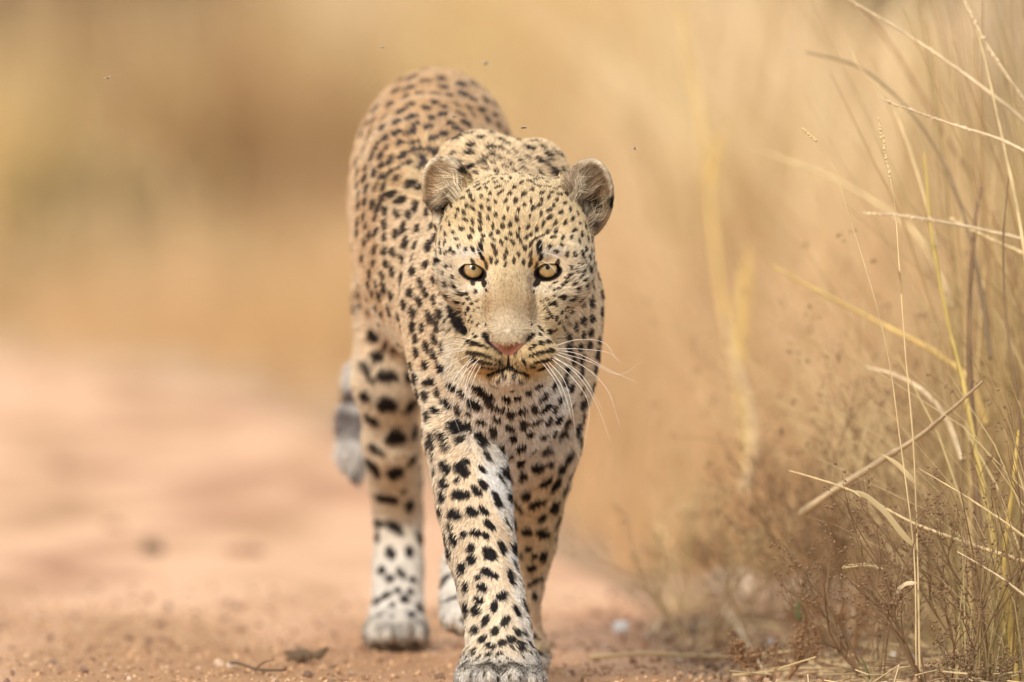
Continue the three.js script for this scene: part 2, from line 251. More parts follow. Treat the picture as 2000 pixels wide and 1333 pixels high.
// cuts
const cutBall = (u, v, z, ru, rv, rz, k, turn) => egg(u, v, z, ru, rv, rz, k, turn, CUT);
cutBall(1150, 386, -0.080, 40, 64, 0.026, 0.004, [0, 0.30, -0.14]);
cutBall(1142, 412, -0.088, 20, 26, 0.03, 0.004);
cutBall(856, 368, -0.084, 28, 46, 0.014, 0.004, [0, -0.45, 0.2]);
cutBall(884, 412, -0.075, 20, 12, 0.024, 0.004, [0, 0, 0.2]);
const cutCone = (a, b, ra, rb, k) => { const n = PR.length; cone(J(...a), J(...b), ra, rb, k); CUT.push(PR.pop()); };
cutCone([992, 690, 0.106], [993, 714, 0.106], 0.0022, 0.0028, 0.003);
cutCone([993, 714, 0.104], [958, 731, 0.092], 0.0028, 0.0022, 0.003); cutCone([958, 731, 0.092], [918, 727, 0.060], 0.0022, 0.001, 0.003);
cutCone([993, 714, 0.104], [1030, 731, 0.092], 0.0028, 0.0022, 0.003); cutCone([1030, 731, 0.092], [1070, 727, 0.060], 0.0022, 0.001, 0.003);
cutCone([953, 657, 0.086], [966, 674, 0.100], 0.0052, 0.0038, 0.003); cutCone([966, 674, 0.100], [982, 688, 0.103], 0.0026, 0.0016, 0.003);
cutCone([1032, 657, 0.086], [1020, 674, 0.100], 0.0052, 0.0038, 0.003); cutCone([1020, 674, 0.100], [1003, 688, 0.103], 0.0026, 0.0016, 0.003);
for (const e of EYES) { ball(e.c, [e.R + 0.0004, e.R + 0.0004, e.R + 0.0004], 0.0008, null, CUT); CUT.push({ t: 2, e, k: 0.0012 }); }
function dist(p, x, y, z) {
  if (p.t === 0) { const qx = x - p.ax, qy = y - p.ay, qz = z - p.az, h = clamp((qx * p.dx + qy * p.dy + qz * p.dz) / p.l2); return Math.hypot(qx - h * p.dx, qy - h * p.dy, qz - h * p.dz) - (p.ra + (p.rb - p.ra) * h); }
  if (p.t === 1) { const qx = x - p.x, qy = y - p.y, qz = z - p.z, m = p.m, a = (m[0] * qx + m[4] * qy + m[8] * qz) / p.rx, b = (m[1] * qx + m[5] * qy + m[9] * qz) / p.ry, c = (m[2] * qx + m[6] * qy + m[10] * qz) / p.rz;
    const k0 = Math.hypot(a, b, c), k1 = Math.hypot(a / p.rx, b / p.ry, c / p.rz); return k0 < 1e-6 ? -Math.min(p.rx, p.ry, p.rz) : k0 * (k0 - 1) / k1; }
  return Math.max(almond(p.e, x, y), p.e.c.z - z, z - p.e.c.z - 0.05);
}
function field(x, y, z, pr = PR, cut = CUT) {
  let d = 1e3;
  for (const p of pr) { const e = dist(p, x, y, z), h = Math.max(p.k - Math.abs(d - e), 0) / p.k; d = Math.min(d, e) - h * h * p.k / 4; }
  for (const p of cut) { const e = -dist(p, x, y, z), h = Math.max(p.k - Math.abs(d - e), 0) / p.k; d = Math.max(d, e) + h * h * p.k / 4; }
  return d;
}
function near(x, y, z, r) { let m = 1e3; const ds = PR.map((p) => { const d = dist(p, x, y, z); m = Math.min(m, d); return d; });
  return [PR.filter((p, i) => ds[i] < m + p.k + 2.5 * r + 0.01), CUT.filter((p) => dist(p, x, y, z) < p.k + 2.5 * r + 0.01)]; }
// surface of the field: one continuous mesh, finer cells in the head
const axis = (...runs) => { const a = []; for (const [from, to, d] of runs) { const n = Math.round((to - from) / d); for (let i = 0; i < n; i++) a.push(from + (to - from) * i / n); } a.push(runs[runs.length - 1][1]); return a; };
function body() {
  const yL = J(0, 780, 0).y, yH = J(0, 295, -0.1).y;
  const xs = axis([-0.24, -0.102, 0.003], [-0.102, 0.122, 0.0014], [0.122, 0.15, 0.003]), ys = axis([-0.03, yL, 0.003], [yL, yH, 0.0014], [yH, J(0, 100, -1).y, 0.004]), zs = axis([-1.36, -0.2, 0.0042], [-0.2, -0.12, 0.003], [-0.12, 0.135, 0.0015]);
  const X = xs.length, Y = ys.length, Z = zs.length, F = new Float32Array(X * Y * Z).fill(1), B = 8;
  for (let k = 0; k < Z; k += B) for (let j = 0; j < Y; j += B) for (let i = 0; i < X; i += B) {
    const i1 = Math.min(i + B, X), j1 = Math.min(j + B, Y), k1 = Math.min(k + B, Z);
    const cx = (xs[i] + xs[i1 - 1]) / 2, cy = (ys[j] + ys[j1 - 1]) / 2, cz = (zs[k] + zs[k1 - 1]) / 2, r = 0.6 * Math.hypot(xs[i1 - 1] - xs[i], ys[j1 - 1] - ys[j], zs[k1 - 1] - zs[k]) + 0.004;
    const d = field(cx, cy, cz);
    const skip = Math.abs(d) > 2.2 * r && !(d < 0 && cz > -0.14);
    const [pr, cut] = skip ? [] : near(cx, cy, cz, r);
    for (let c = k; c < k1; c++) for (let b = j; b < j1; b++) { let at = (c * Y + b) * X + i; for (let a = i; a < i1; a++, at++) F[at] = skip ? d : field(xs[a], ys[b], zs[c], pr, cut); }
  }
  const ids = new Int32Array(X * Y * Z).fill(-1), pos = [], idx = [], E = [[0, 1], [2, 3], [4, 5], [6, 7], [0, 2], [1, 3], [4, 6], [5, 7], [0, 4], [1, 5], [2, 6], [3, 7]];
  const off = [0, 1, X, X + 1, X * Y, X * Y + 1, X * Y + X, X * Y + X + 1], f = new Float64Array(8);
  for (let k = 0; k < Z - 1; k++) for (let j = 0; j < Y - 1; j++) for (let i = 0; i < X - 1; i++) {
    const at = (k * Y + j) * X + i; let m = 0; for (let c = 0; c < 8; c++) { f[c] = F[at + off[c]]; if (f[c] < 0) m |= 1 << c; }
    if (m === 0 || m === 255) continue;
    let sx = 0, sy = 0, sz = 0, n = 0;
    for (const [a, b] of E) if (((m >> a) ^ (m >> b)) & 1) { const t = f[a] / (f[a] - f[b]); sx += lerp(a & 1, b & 1, t); sy += lerp((a >> 1) & 1, (b >> 1) & 1, t); sz += lerp((a >> 2) & 1, (b >> 2) & 1, t); n++; }
    ids[at] = pos.length / 3; pos.push(lerp(xs[i], xs[i + 1], sx / n), lerp(ys[j], ys[j + 1], sy / n), lerp(zs[k], zs[k + 1], sz / n));
  }
  const quad = (a, b, c, d, flip) => { if (a < 0 || b < 0 || c < 0 || d < 0) return; if (flip) idx.push(a, c, b, a, d, c); else idx.push(a, b, c, a, c, d); };
  for (let k = 1; k < Z - 1; k++) for (let j = 1; j < Y - 1; j++) for (let i = 1; i < X - 1; i++) {
    const at = (k * Y + j) * X + i, s = F[at] < 0;
    if (s !== F[at + 1] < 0) quad(ids[at - X - X * Y], ids[at - X * Y], ids[at], ids[at - X], !s);
    if (s !== F[at + X] < 0) quad(ids[at - 1 - X * Y], ids[at - X * Y], ids[at], ids[at - 1], s);
    if (s !== F[at + X * Y] < 0) quad(ids[at - 1 - X], ids[at - X], ids[at], ids[at - 1], !s);
  }
  const n = pos.length / 3, nor = new Float32Array(n * 3), e = 0.0008;
  for (let i = 0; i < n; i++) {
    const x = pos[3 * i], y = pos[3 * i + 1], z = pos[3 * i + 2], [pr, cut] = near(x, y, z, 0.004);
    const a = field(x + e, y, z, pr, cut) - field(x - e, y, z, pr, cut), b = field(x, y + e, z, pr, cut) - field(x, y - e, z, pr, cut), c = field(x, y, z + e, pr, cut) - field(x, y, z - e, pr, cut), l = Math.hypot(a, b, c) || 1;
    nor[3 * i] = a / l; nor[3 * i + 1] = b / l; nor[3 * i + 2] = c / l;
  }
  return { pos: new Float32Array(pos), idx: new Uint32Array(idx), nor, n };
}
const skin = body();
// ---------------------------------------------------------------- coat: colour, markings, lie of the hair
const mixc = (a, b, t) => [lerp(a[0], b[0], t), lerp(a[1], b[1], t), lerp(a[2], b[2], t)];
const TINT = { gold: [0.62, 0.445, 0.225], tan: [0.74, 0.55, 0.355], rust: [0.46, 0.27, 0.13], pale: [0.77, 0.655, 0.50], white: [0.84, 0.80, 0.74], bridge: [0.36, 0.252, 0.138], orange: [0.60, 0.36, 0.12],
  lip: [0.60, 0.42, 0.20], grey: [0.60, 0.54, 0.46], black: [0.016, 0.013, 0.013], brown: [0.05, 0.028, 0.016], pink: [0.28, 0.118, 0.076], dusk: [0.085, 0.062, 0.058] };
const blob = (u, v, cu, cv, a, b, soft = 0.5) => 1 - step(1 - soft, 1 + soft, Math.hypot((u - cu) / a, (v - cv) / b));
const px = (p) => { const y = (p.y - lensHeight) / (SHOT.dist - p.z), x = p.x / (SHOT.dist - p.z); return [1000 + x / U, 250 - y / U]; };   // survey numbers of a point of the animal at rest
const isHead = (p) => step(-0.185, -0.15, p.z) * (1 - step(735, 765, hv(p.y)));
function coat(p, n) {
  const u = hu(p.x), v = hv(p.y), z = p.z, w1 = fbm(p.x * 30, p.y * 30, p.z * 30, 3), head = isHead(p);
  let c;
  if (head < 1) {                                                 // body and limbs
    const [pu, pv] = px(p);
    c = mixc(TINT.tan, TINT.rust, clamp(0.25 + 0.5 * step(0.1, 0.9, n.y) + w1 * 0.5) * step(-0.30, -0.55, z));
    c = mixc(c, TINT.pale, 0.55 * step(-0.25, -0.6, n.y) + 0.30 * step(480, 640, pv) * step(-0.35, -0.55, z));
    if (z > -0.52 && pv < 400) c = mixc(c, TINT.gold, 0.4);
    if (z > -0.45 && pv > 720) {                                  // chest and forelegs
      c = mixc(c, TINT.pale, 0.35);
      c = mixc(c, TINT.white, 0.95 * blob(pu, pv, 1015, 800, 100, 100, 0.6));
      c = mixc(c, TINT.white, 0.8 * blob(pu, pv, 1000, 900, 45, 90, 0.6));
      const mid = pv < 985 ? lerp(908, 926, (pv - 850) / 135) : lerp(926, 975, clamp((pv - 985) / 250)), half = lerp(78, 60, clamp((pv - 850) / 350));
      if (z > -0.30) c = mixc(c, [0.78, 0.75, 0.71], 0.9 * step(lerp(0.15, 0.55, step(900, 990, pv)), lerp(0.55, 0.85, step(900, 990, pv)), (pu - mid) / half + w1 * 0.5) * step(835, 950, pv + w1 * 60));
      if (z > -0.30) c = mixc(c, TINT.pale, 0.45 * step(1000, 1200, pv) + 0.5 * step(0.6, 0.95, (mid - pu) / half));
      if (z < -0.36) c = mixc(c, TINT.gold, 0.6 * step(900, 1000, pv));
      c = mixc(c, mixc(TINT.grey, [0.2, 0.17, 0.14], step(-0.1, 0.35, w1)), 0.9 * step(1265, 1300, pv)); c = mixc(c, TINT.white, 0.7 * step(1270, 1290, pv) * step(0.5, 0.9, Math.abs(n.x)));
    }
    if (z < -0.6 && pv > 690) {                                   // hind legs
      c = mixc(c, TINT.pale, 0.35); c = mixc(c, TINT.white, 0.75 * step(960, 1120, pv)); c = mixc(c, mixc(TINT.grey, [0.25, 0.22, 0.19], step(0, 0.4, w1)), 0.8 * step(1195, 1225, pv));
    }
    if (z < -1.08 && pu < 716 && pv > 700 && pv < 960) {          // end of the tail: white with dark rings
      c = mixc([0.58, 0.53, 0.48], TINT.dusk, Math.max(0.8 * step(0.1, 0.4, w1) * step(740, 770, pv), blob(0, pv + w1 * 26, 0, 771, 1, 19, 0.4), 0.9 * blob(0, pv + w1 * 12, 0, 817, 1, 12, 0.4), 0.6 * blob(0, pv + w1 * 12, 0, 852, 1, 8, 0.5), 0.5 * blob(pu, pv, 705, 905, 9, 14, 0.5)));
    }
  }
  if (head > 0) {
    let h = mixc(TINT.gold, TINT.pale, 0.2 + 0.62 * step(65, 130, Math.abs(u - 1003)) * step(430, 520, v));
    h = mixc(h, TINT.pale, 0.45 * step(560, 640, v) + 0.25 * w1);
    for (const s of [-1, 1]) {
      h = mixc(h, TINT.white, 0.55 * blob(u, v, 995 + s * 80, 495, 26, 9, 0.7));
      h = mixc(h, TINT.white, 0.25 * blob(u, v, 997 + s * 66, 566, 34, 14, 0.7));
      h = mixc(h, TINT.orange, 0.75 * blob(u, v, 995 + s * 46, 517, 9, 14, 0.8));
      h = mixc(h, TINT.white, 0.3 * blob(u - s * (v - 545) * 0.2, v, 995 + s * 41, 545, 5, 22, 0.8));
      h = mixc(h, TINT.lip, 0.85 * blob(u, v, 994 + s * 42, 698, 54, 36, 0.25));
      h = mixc(h, TINT.gold, 0.5 * blob(u, v, 995 + s * 85, 640, 30, 40, 0.6));
    }
    h = mixc(h, TINT.bridge, 0.92 * blob(u, v, 992, 606, lerp(28, 44, step(540, 620, v)), 78, 0.85));
    h = mixc(h, TINT.pale, 0.30 * blob(u, v, 992, 632, 26, 28, 0.7));
    h = mixc(h, TINT.rust, 0.4 * blob(u, v, 955, 590, 7, 40, 0.7) + 0.4 * blob(u, v, 1033, 590, 7, 40, 0.7));
    h = mixc(h, TINT.white, 0.6 * blob(u, v, 993, 752, 60, 18, 0.5));
    h = mixc(h, [0.66, 0.50, 0.42], 0.6 * blob(u, v, 993, 748, 30, 12, 0.6));
    if (z < -0.045) {                                             // ears
      const er = blob(u, v, 1148, 390, 56, 88, 0.1), el = blob(u, v, 874, 378, 52, 80, 0.1);
      h = mixc(h, mixc(TINT.pale, TINT.bridge, 0.5 + w1 * 0.5), Math.max(er, el) * step(310, 300, 0));
      if (er > 0) { h = mixc(h, mixc([0.32, 0.205, 0.115], TINT.bridge, 0.4 + 0.8 * w1), er); h = mixc(h, TINT.black, 0.97 * blob(u, v, 1150, 408, 28, 20, 0.5)); h = mixc(h, TINT.rust, 0.6 * blob(u, v, 1160, 365, 26, 30, 0.6)); h = mixc(h, [0.80, 0.66, 0.47], 0.9 * step(0.80, 0.96, Math.hypot((u - 1146) / 50, (v - 388) / 76)) * step(1102, 1118, u)); h = mixc(h, TINT.black, blob(u, v, 1193, 404, 7, 15, 0.4)); h = mixc(h, TINT.dusk, 0.8 * blob(u, v, 1160, 444, 7, 12, 0.6)); }
      if (el > 0) { h = mixc(h, mixc([0.36, 0.235, 0.13], TINT.bridge, 0.5 + 0.8 * w1), el); h = mixc(h, TINT.rust, 0.55 * blob(u, v, 862, 372, 20, 30, 0.6)); h = mixc(h, [0.80, 0.66, 0.47], 0.85 * step(0.80, 0.98, Math.hypot((u - 866) / 39, (v - 368) / 61)) * step(905, 895, u)); h = mixc(h, TINT.gold, 0.7 * blob(u, v, 912, 378, 18, 34, 0.6)); h = mixc(h, TINT.black, 0.97 * blob(u, v, 876, 410, 26, 11, 0.5)); h = mixc(h, TINT.black, 0.8 * blob(u, v, 842, 402, 7, 8, 0.5)); h = mixc(h, TINT.white, 0.6 * blob(u, v, 893, 428, 20, 8, 0.6)); }
      if (n.z < -0.1 && Math.max(er, el) > 0.3) h = mixc(h, TINT.black, 0.9 * step(360, 380, v));
    }
    c = c ? mixc(c, h, head) : h;
  }
  const k = 1 + 0.22 * w1; return [c[0] * k, c[1] * k, c[2] * k];
}
// markings: {p, t (long axis), a, b, s (strength), ink, flat}
const MARKS = [], GRID = new Map(), CELL = 0.03, cell = (x, y, z) => (Math.floor(x / CELL) + 500) * 4194304 + (Math.floor(y / CELL) + 500) * 2048 + Math.floor(z / CELL) + 500;
function mark(m) {
  MARKS.push(m); const r = Math.max(m.a, m.b) * 1.5;
  for (let x = m.p.x - r; x < m.p.x + r + CELL; x += CELL) for (let y = m.p.y - r; y < m.p.y + r + CELL; y += CELL) for (let z = m.p.z - r; z < m.p.z + r + CELL; z += CELL) { const k = cell(x, y, z), l = GRID.get(k); if (!l) GRID.set(k, [m]); else if (l[l.length - 1] !== m) l.push(m); }
}
const D0 = new THREE.Vector3();
function marked(p) {                                              // strongest marking at a point: [strength, ink]
  const l = GRID.get(cell(p.x, p.y, p.z)); if (!l) return [0, TINT.black];
  const w = 0.26 * noise(p.x * 150, p.y * 150, p.z * 150) + 0.10 * noise(p.x * 420 + 9, p.y * 420, p.z * 420);
  let best = 0, ink = TINT.black;
  for (const m of l) {
    D0.copy(p).sub(m.p); const x = D0.dot(m.t); let q;
    if (m.flat) q = Math.hypot(x / m.a, (D0.x * -m.t.y + D0.y * m.t.x) / m.b, m.fz * D0.z / m.b);
    else q = Math.hypot(x / m.a, Math.sqrt(Math.max(0, D0.lengthSq() - x * x)) / m.b);
    const s = m.s * (1 - step(0.80, 1.12, q + w)); if (s > best) { best = s; ink = m.ink; }
  }
  return [best, ink];
}
function drop(u, v, from = 0.2, to = -1.35) {                     // where a survey line first meets the skin
  const c = camera.position, d = J(u, v, 0).sub(c).normalize(); let p = J(u, v, from);
  for (let i = 0; i < 90; i++) { const e = field(p.x, p.y, p.z); if (e < 0.0006) return p; p.addScaledVector(d, e * 0.9); if (p.z < to) return null; }
  return p.z > to ? p : null;
}
function spots(list, ink = TINT.black, grow = 1.14, fz = 0.25) {
  for (const [u, v, a, b = a, deg = 0] of list) { const p = drop(u, v); if (!p) continue; const r = -deg * Math.PI / 180; mark({ p, t: V(Math.cos(r), Math.sin(r), 0), a: a * grow * S(p.z), b: b * grow * S(p.z), s: 1, ink, flat: true, fz }); }
}
const DARK = [0.018, 0.013, 0.012];
spots([[732, 655, 14], [737, 693, 15, 12], [756, 732, 22, 13, 5], [718, 724, 24, 8, 62], [800, 735, 13, 10], [714, 772, 12], [756, 788, 20, 18], [727, 819, 20, 10, 42], [773, 851, 20, 16, -8], [801, 791, 18, 9, -52], [734, 875, 18, 9, 36], [809, 842, 16, 7, -78], [727, 913, 23, 11, 58], [773, 923, 17, 15], [805, 898, 15, 7, -60], [752, 973, 25, 12, 8], [800, 987, 10, 13]], DARK);
spots([[791, 959, 6], [772, 1030, 19, 10, 40], [738, 1021, 13, 8, 30], [737, 1047, 13, 6, 85], [763, 1080, 14, 9, 70], [798, 1078, 12, 9, 100], [819, 1050, 11, 8, 80], [746, 1113, 9, 8], [783, 1120, 11, 8, 60], [762, 1129, 9, 8], [805, 1132, 8, 6], [777, 1152, 7], [755, 1162, 12, 7, -28], [801, 1156, 6], [790, 1170, 9], [735, 1173, 7], [766, 1181, 6], [819, 1187, 9, 7, 50], [802, 1199, 9, 7, -40], [745, 1200, 8, 4, -20]], DARK);
spots([[893, 832, 21, 14, 2], [937, 853, 18, 11, 62], [864, 850, 17, 8, 60], [872, 870, 12, 7, 60], [826, 867, 12, 6, 88], [846, 884, 17, 5, 80], [870, 912, 15, 9, 58], [839, 926, 17, 7, 88], [903, 916, 19, 11, 48], [909, 898, 16, 4, 45], [867, 944, 14, 9, 30], [893, 937, 6], [900, 965, 18, 10, -10], [942, 917, 11, 5, 50], [944, 947, 14, 6, 50], [931, 959, 13, 7, 45], [970, 976, 18, 8, 62], [864, 968, 12, 8, 70], [849, 977, 13, 5, 72], [858, 999, 10, 5, 70], [889, 1003, 14, 12, 30], [923, 999, 13, 10, 30], [944, 996, 12, 6, 42], [954, 1024, 13, 7, 45]]);
spots([[879, 1027, 12, 6, 62], [886, 1054, 15, 8, 62], [870, 1050, 16, 5, 76], [875, 1075, 14, 5, 72], [906, 1043, 7], [931, 1040, 11, 8, 20], [947, 1045, 8, 6, 40], [921, 1071, 8, 10], [921, 1092, 9, 11], [956, 1080, 15, 11, 62], [980, 1069, 15, 7, 66], [903, 1111, 13, 8, 85], [951, 1117, 11, 8, 30], [966, 1125, 9, 7, 25], [934, 1128, 7, 6], [942, 1148, 12, 8, 35], [910, 1145, 13, 6, 84], [893, 1139, 12, 4, 80], [996, 1125, 18, 6, 76], [980, 1163, 11, 10], [937, 1170, 10, 7, 45], [966, 1184, 13, 8, 98], [930, 1192, 11, 9], [909, 1187, 17, 6, 76], [1024, 1181, 15, 6, 62], [1008, 1192, 13, 6, 62]]);
spots([[949, 1212, 13, 7, -56], [987, 1213, 13, 8, -42], [968, 1232, 10, 7, -60], [928, 1230, 9, 8], [1010, 1234, 10, 7, 55], [1025, 1236, 8, 5, 60], [944, 1248, 10, 6, -32], [959, 1261, 12, 7, 10], [980, 1255, 10, 7], [997, 1248, 9, 8], [1018, 1262, 11, 9, -70], [1035, 1257, 11, 4, 52], [926, 1272, 8, 5, -50], [955, 1277, 9, 5, -20], [976, 1276, 8, 4, -20]], [0.03, 0.024, 0.02]);
spots([[989, 920, 16, 13, -30], [1017, 903, 12, 8, -60], [1021, 928, 12, 8, -70], [1052, 912, 15, 12, -10], [1067, 941, 18, 8, -45], [1088, 945, 19, 7, -60], [1028, 966, 12, 9, -40], [996, 968, 13, 7, -80], [1049, 984, 18, 8, -25], [1085, 987, 15, 9, -52], [1113, 892, 14, 7, -60], [1068, 878, 12, 9], [1018, 872, 12, 8, -60], [1004, 853, 8], [1029, 1036, 10], [1063, 1041, 14, 11], [1060, 1008, 13, 8, -40], [1087, 995, 8], [1032, 1069, 9, 7], [1043, 1083, 8, 7], [1018, 1083, 6], [1061, 1086, 12, 9, -75], [1038, 1108, 11, 8, -30], [1043, 1134, 12, 6, -30], [1057, 1128, 8, 6], [1004, 1068, 12, 8, 70], [1004, 1022, 12, 8, -80], [1045, 1162, 9, 6, 80], [1098, 915, 12, 7, -60], [1075, 905, 9, 6]]);
spots([[886, 753, 17, 10, 40], [942, 763, 26, 10, 32], [928, 788, 19, 10, 32], [875, 786, 17, 9, 28], [853, 802, 14, 7, 30], [864, 717, 12, 9], [847, 744, 10, 9], [833, 710, 11, 7, 80], [833, 746, 8, 6], [976, 795, 15, 7, 25], [991, 777, 12, 7, 42], [1018, 801, 10, 8], [1060, 774, 13, 8, -42], [1063, 795, 15, 8, -20], [1092, 779, 9, 8], [1088, 819, 12, 8, -42], [1045, 823, 15, 6, -20], [996, 832, 10, 8], [970, 816, 10, 5, 40], [917, 805, 7, 5], [942, 822, 9, 5], [1113, 757, 10, 8, -60], [1116, 791, 9, 6, -50], [1127, 836, 14, 7, -80], [1049, 752, 9, 7], [966, 752, 11, 6, 40], [1010, 775, 8, 7], [1080, 750, 10, 7, -50], [1105, 722, 11, 7, -60], [1134, 700, 11, 7, -60], [1129, 677, 9], [1151, 647, 10, 8, -60], [1153, 621, 10, 8], [1100, 845, 11, 7, -50], [1062, 850, 9, 6], [1035, 845, 8, 6], [855, 515, 9, 10]]);
spots([[920, 261, 17, 7, -30], [939, 272, 11, 8], [921, 285, 13, 6, 5], [920, 299, 15, 7, 8], [958, 290, 13, 8, -8], [899, 318, 12, 10], [923, 325, 18, 8, 12], [887, 300, 11, 6, -30], [974, 274, 14, 5, 25], [986, 281, 12, 5, 30], [1044, 277, 17, 6], [1033, 291, 19, 9, 5], [1068, 304, 18, 8, 60], [1051, 314, 14, 8, 60], [1082, 297, 15, 6, 65], [1080, 335, 13, 11], [1098, 332, 12, 7, 60], [1094, 302, 11, 6, 60], [950, 310, 10, 5, 20], [1008, 312, 12, 4, 50], [990, 302, 12, 4, 45], [965, 322, 10, 4, 30]], DARK, 0.92, 0.5);
spots([[936, 338, 7, 4, 20], [952, 332, 8, 4, 10], [970, 338, 7, 4, -10], [986, 330, 9, 4, 20], [1002, 338, 8, 4, 30], [1020, 332, 9, 4, 45], [1036, 342, 8, 4, 30], [1052, 338, 9, 5, 50], [978, 315, 9, 4, 20], [996, 322, 8, 4, 40], [1016, 318, 9, 4, 45], [1028, 308, 8, 4, 40], [944, 318, 8, 5, 10], [962, 306, 8, 5], [1064, 322, 10, 6, 55], [905, 335, 9, 6, 20], [975, 292, 10, 5, 10], [1002, 298, 9, 4, 40], [1060, 290, 9, 5, 20], [940, 250, 9, 5], [960, 262, 10, 5, -10]], [0.05, 0.032, 0.022], 1.15, 0.5);
// the face
for (const [u, v] of [[888, 603], [893, 614], [898, 625], [904, 635], [910, 644]]) { const p = drop(u, v, -0.10); if (p) mark({ p, t: V(0.55, -0.83, 0), a: 12 * S(p.z), b: 9 * S(p.z), s: 1, ink: TINT.black, flat: true, fz: 0.3 }); }
const BR = [0.028, 0.018, 0.012];
spots([[940, 488, 17, 6, 86], [943, 503, 10, 5, 70], [1052, 487, 16, 6.5, 92], [1056, 504, 9, 5, 110]], DARK, 0.95);
spots([[946, 554, 12, 7, 66], [941, 546, 11, 6, 30], [936, 542, 8, 4, 20], [1048, 554, 13, 7, 116], [1053, 546, 11, 6, 150], [1058, 542, 8, 4, 160], [950, 568, 7, 2.5, 80], [1042, 570, 8, 2.5, 105], [950, 634, 8, 2.5, 75], [1037, 632, 7, 3, 110]], BR, 0.95);
spots([[917, 667, 5.5], [927, 670, 7, 6], [937, 673, 5, 4.5], [945, 676, 5, 3.5], [954, 680, 4, 3], [928, 652, 4, 3, -60], [933, 658, 4], [925, 630, 3], [922, 619, 4, 2.5, -70], [918, 627, 4, 2.5, -70], [928, 608, 4, 2.5, -70], [917, 604, 4], [912, 613, 5, 3, -80], [904, 621, 5, 3, 40], [940, 691, 25, 3.4, 15], [922, 688, 12, 4, 18], [944, 704, 24, 3.2, 13], [925, 700, 10, 4, 25], [969, 709, 2.6], [976, 709, 2.6], [982, 709, 2.2], [969, 700, 2.4], [975, 702, 2.4], [980, 704, 2], [956, 717, 3], [963, 718, 2.6], [970, 717, 2.2], [976, 716, 2], [945, 714, 5, 3, 15]], BR);
spots([[1040, 676, 5, 4, -30], [1053, 670, 6, 5], [1067, 667, 7, 5, -10], [1079, 661, 6, 5, -30], [1033, 681, 3], [1072, 648, 6, 5], [1052, 653, 4, 5], [1068, 613, 5, 3.5, 60], [1062, 604, 5, 3, 60], [1064, 624, 4, 3, 50], [1073, 620, 5, 3, 60], [1084, 622, 6, 4, -60], [1090, 630, 5, 3.5, -60], [1054, 688, 30, 3.4, -15], [1072, 683, 14, 4.5, -17], [1054, 704, 24, 3.2, -13], [1070, 701, 10, 4, -20], [1007, 706, 2.4], [1013, 706, 2.4], [1021, 702, 3.4], [1023, 708, 3], [1035, 716, 4], [1041, 716, 4], [1025, 716, 2.4], [1056, 720, 11, 5, -10], [1010, 711, 2]], BR);
const stroke = (list, w0, w1, ink) => { for (let i = 1; i < list.length; i++) { const [a, b] = [list[i - 1], list[i]], n = Math.ceil(Math.hypot(b[0] - a[0], b[1] - a[1]) / 2.5); for (let j = 0; j <= n; j++) { const t = (i - 1 + j / n) / (list.length - 1), w = lerp(w0, w1, t), p = drop(lerp(a[0], b[0], j / n), lerp(a[1], b[1], j / n)); if (p) mark({ p, t: V(1, 0, 0), a: w * S(0), b: w * S(0), s: 1, ink, flat: true, fz: 0.4 }); } } };
stroke([[951, 655], [955, 666], [966, 676], [977, 686], [980, 691]], 7, 2.6, DARK); stroke([[1036, 654], [1030, 664], [1018, 674], [1008, 684], [1004, 691]], 7, 2.6, DARK);
stroke([[993, 691], [993, 714]], 1.8, 3, DARK); stroke([[993, 714], [975, 723], [952, 732]], 6, 2.2, DARK); stroke([[993, 714], [1012, 723], [1036, 732]], 6, 2.2, DARK);
spots([[993, 717, 9, 4], [983, 727, 9, 3, 50], [1005, 728, 9, 3, -50], [1016, 738, 8, 3, 50], [975, 736, 8, 3, -50]], [0.06, 0.048, 0.045]);
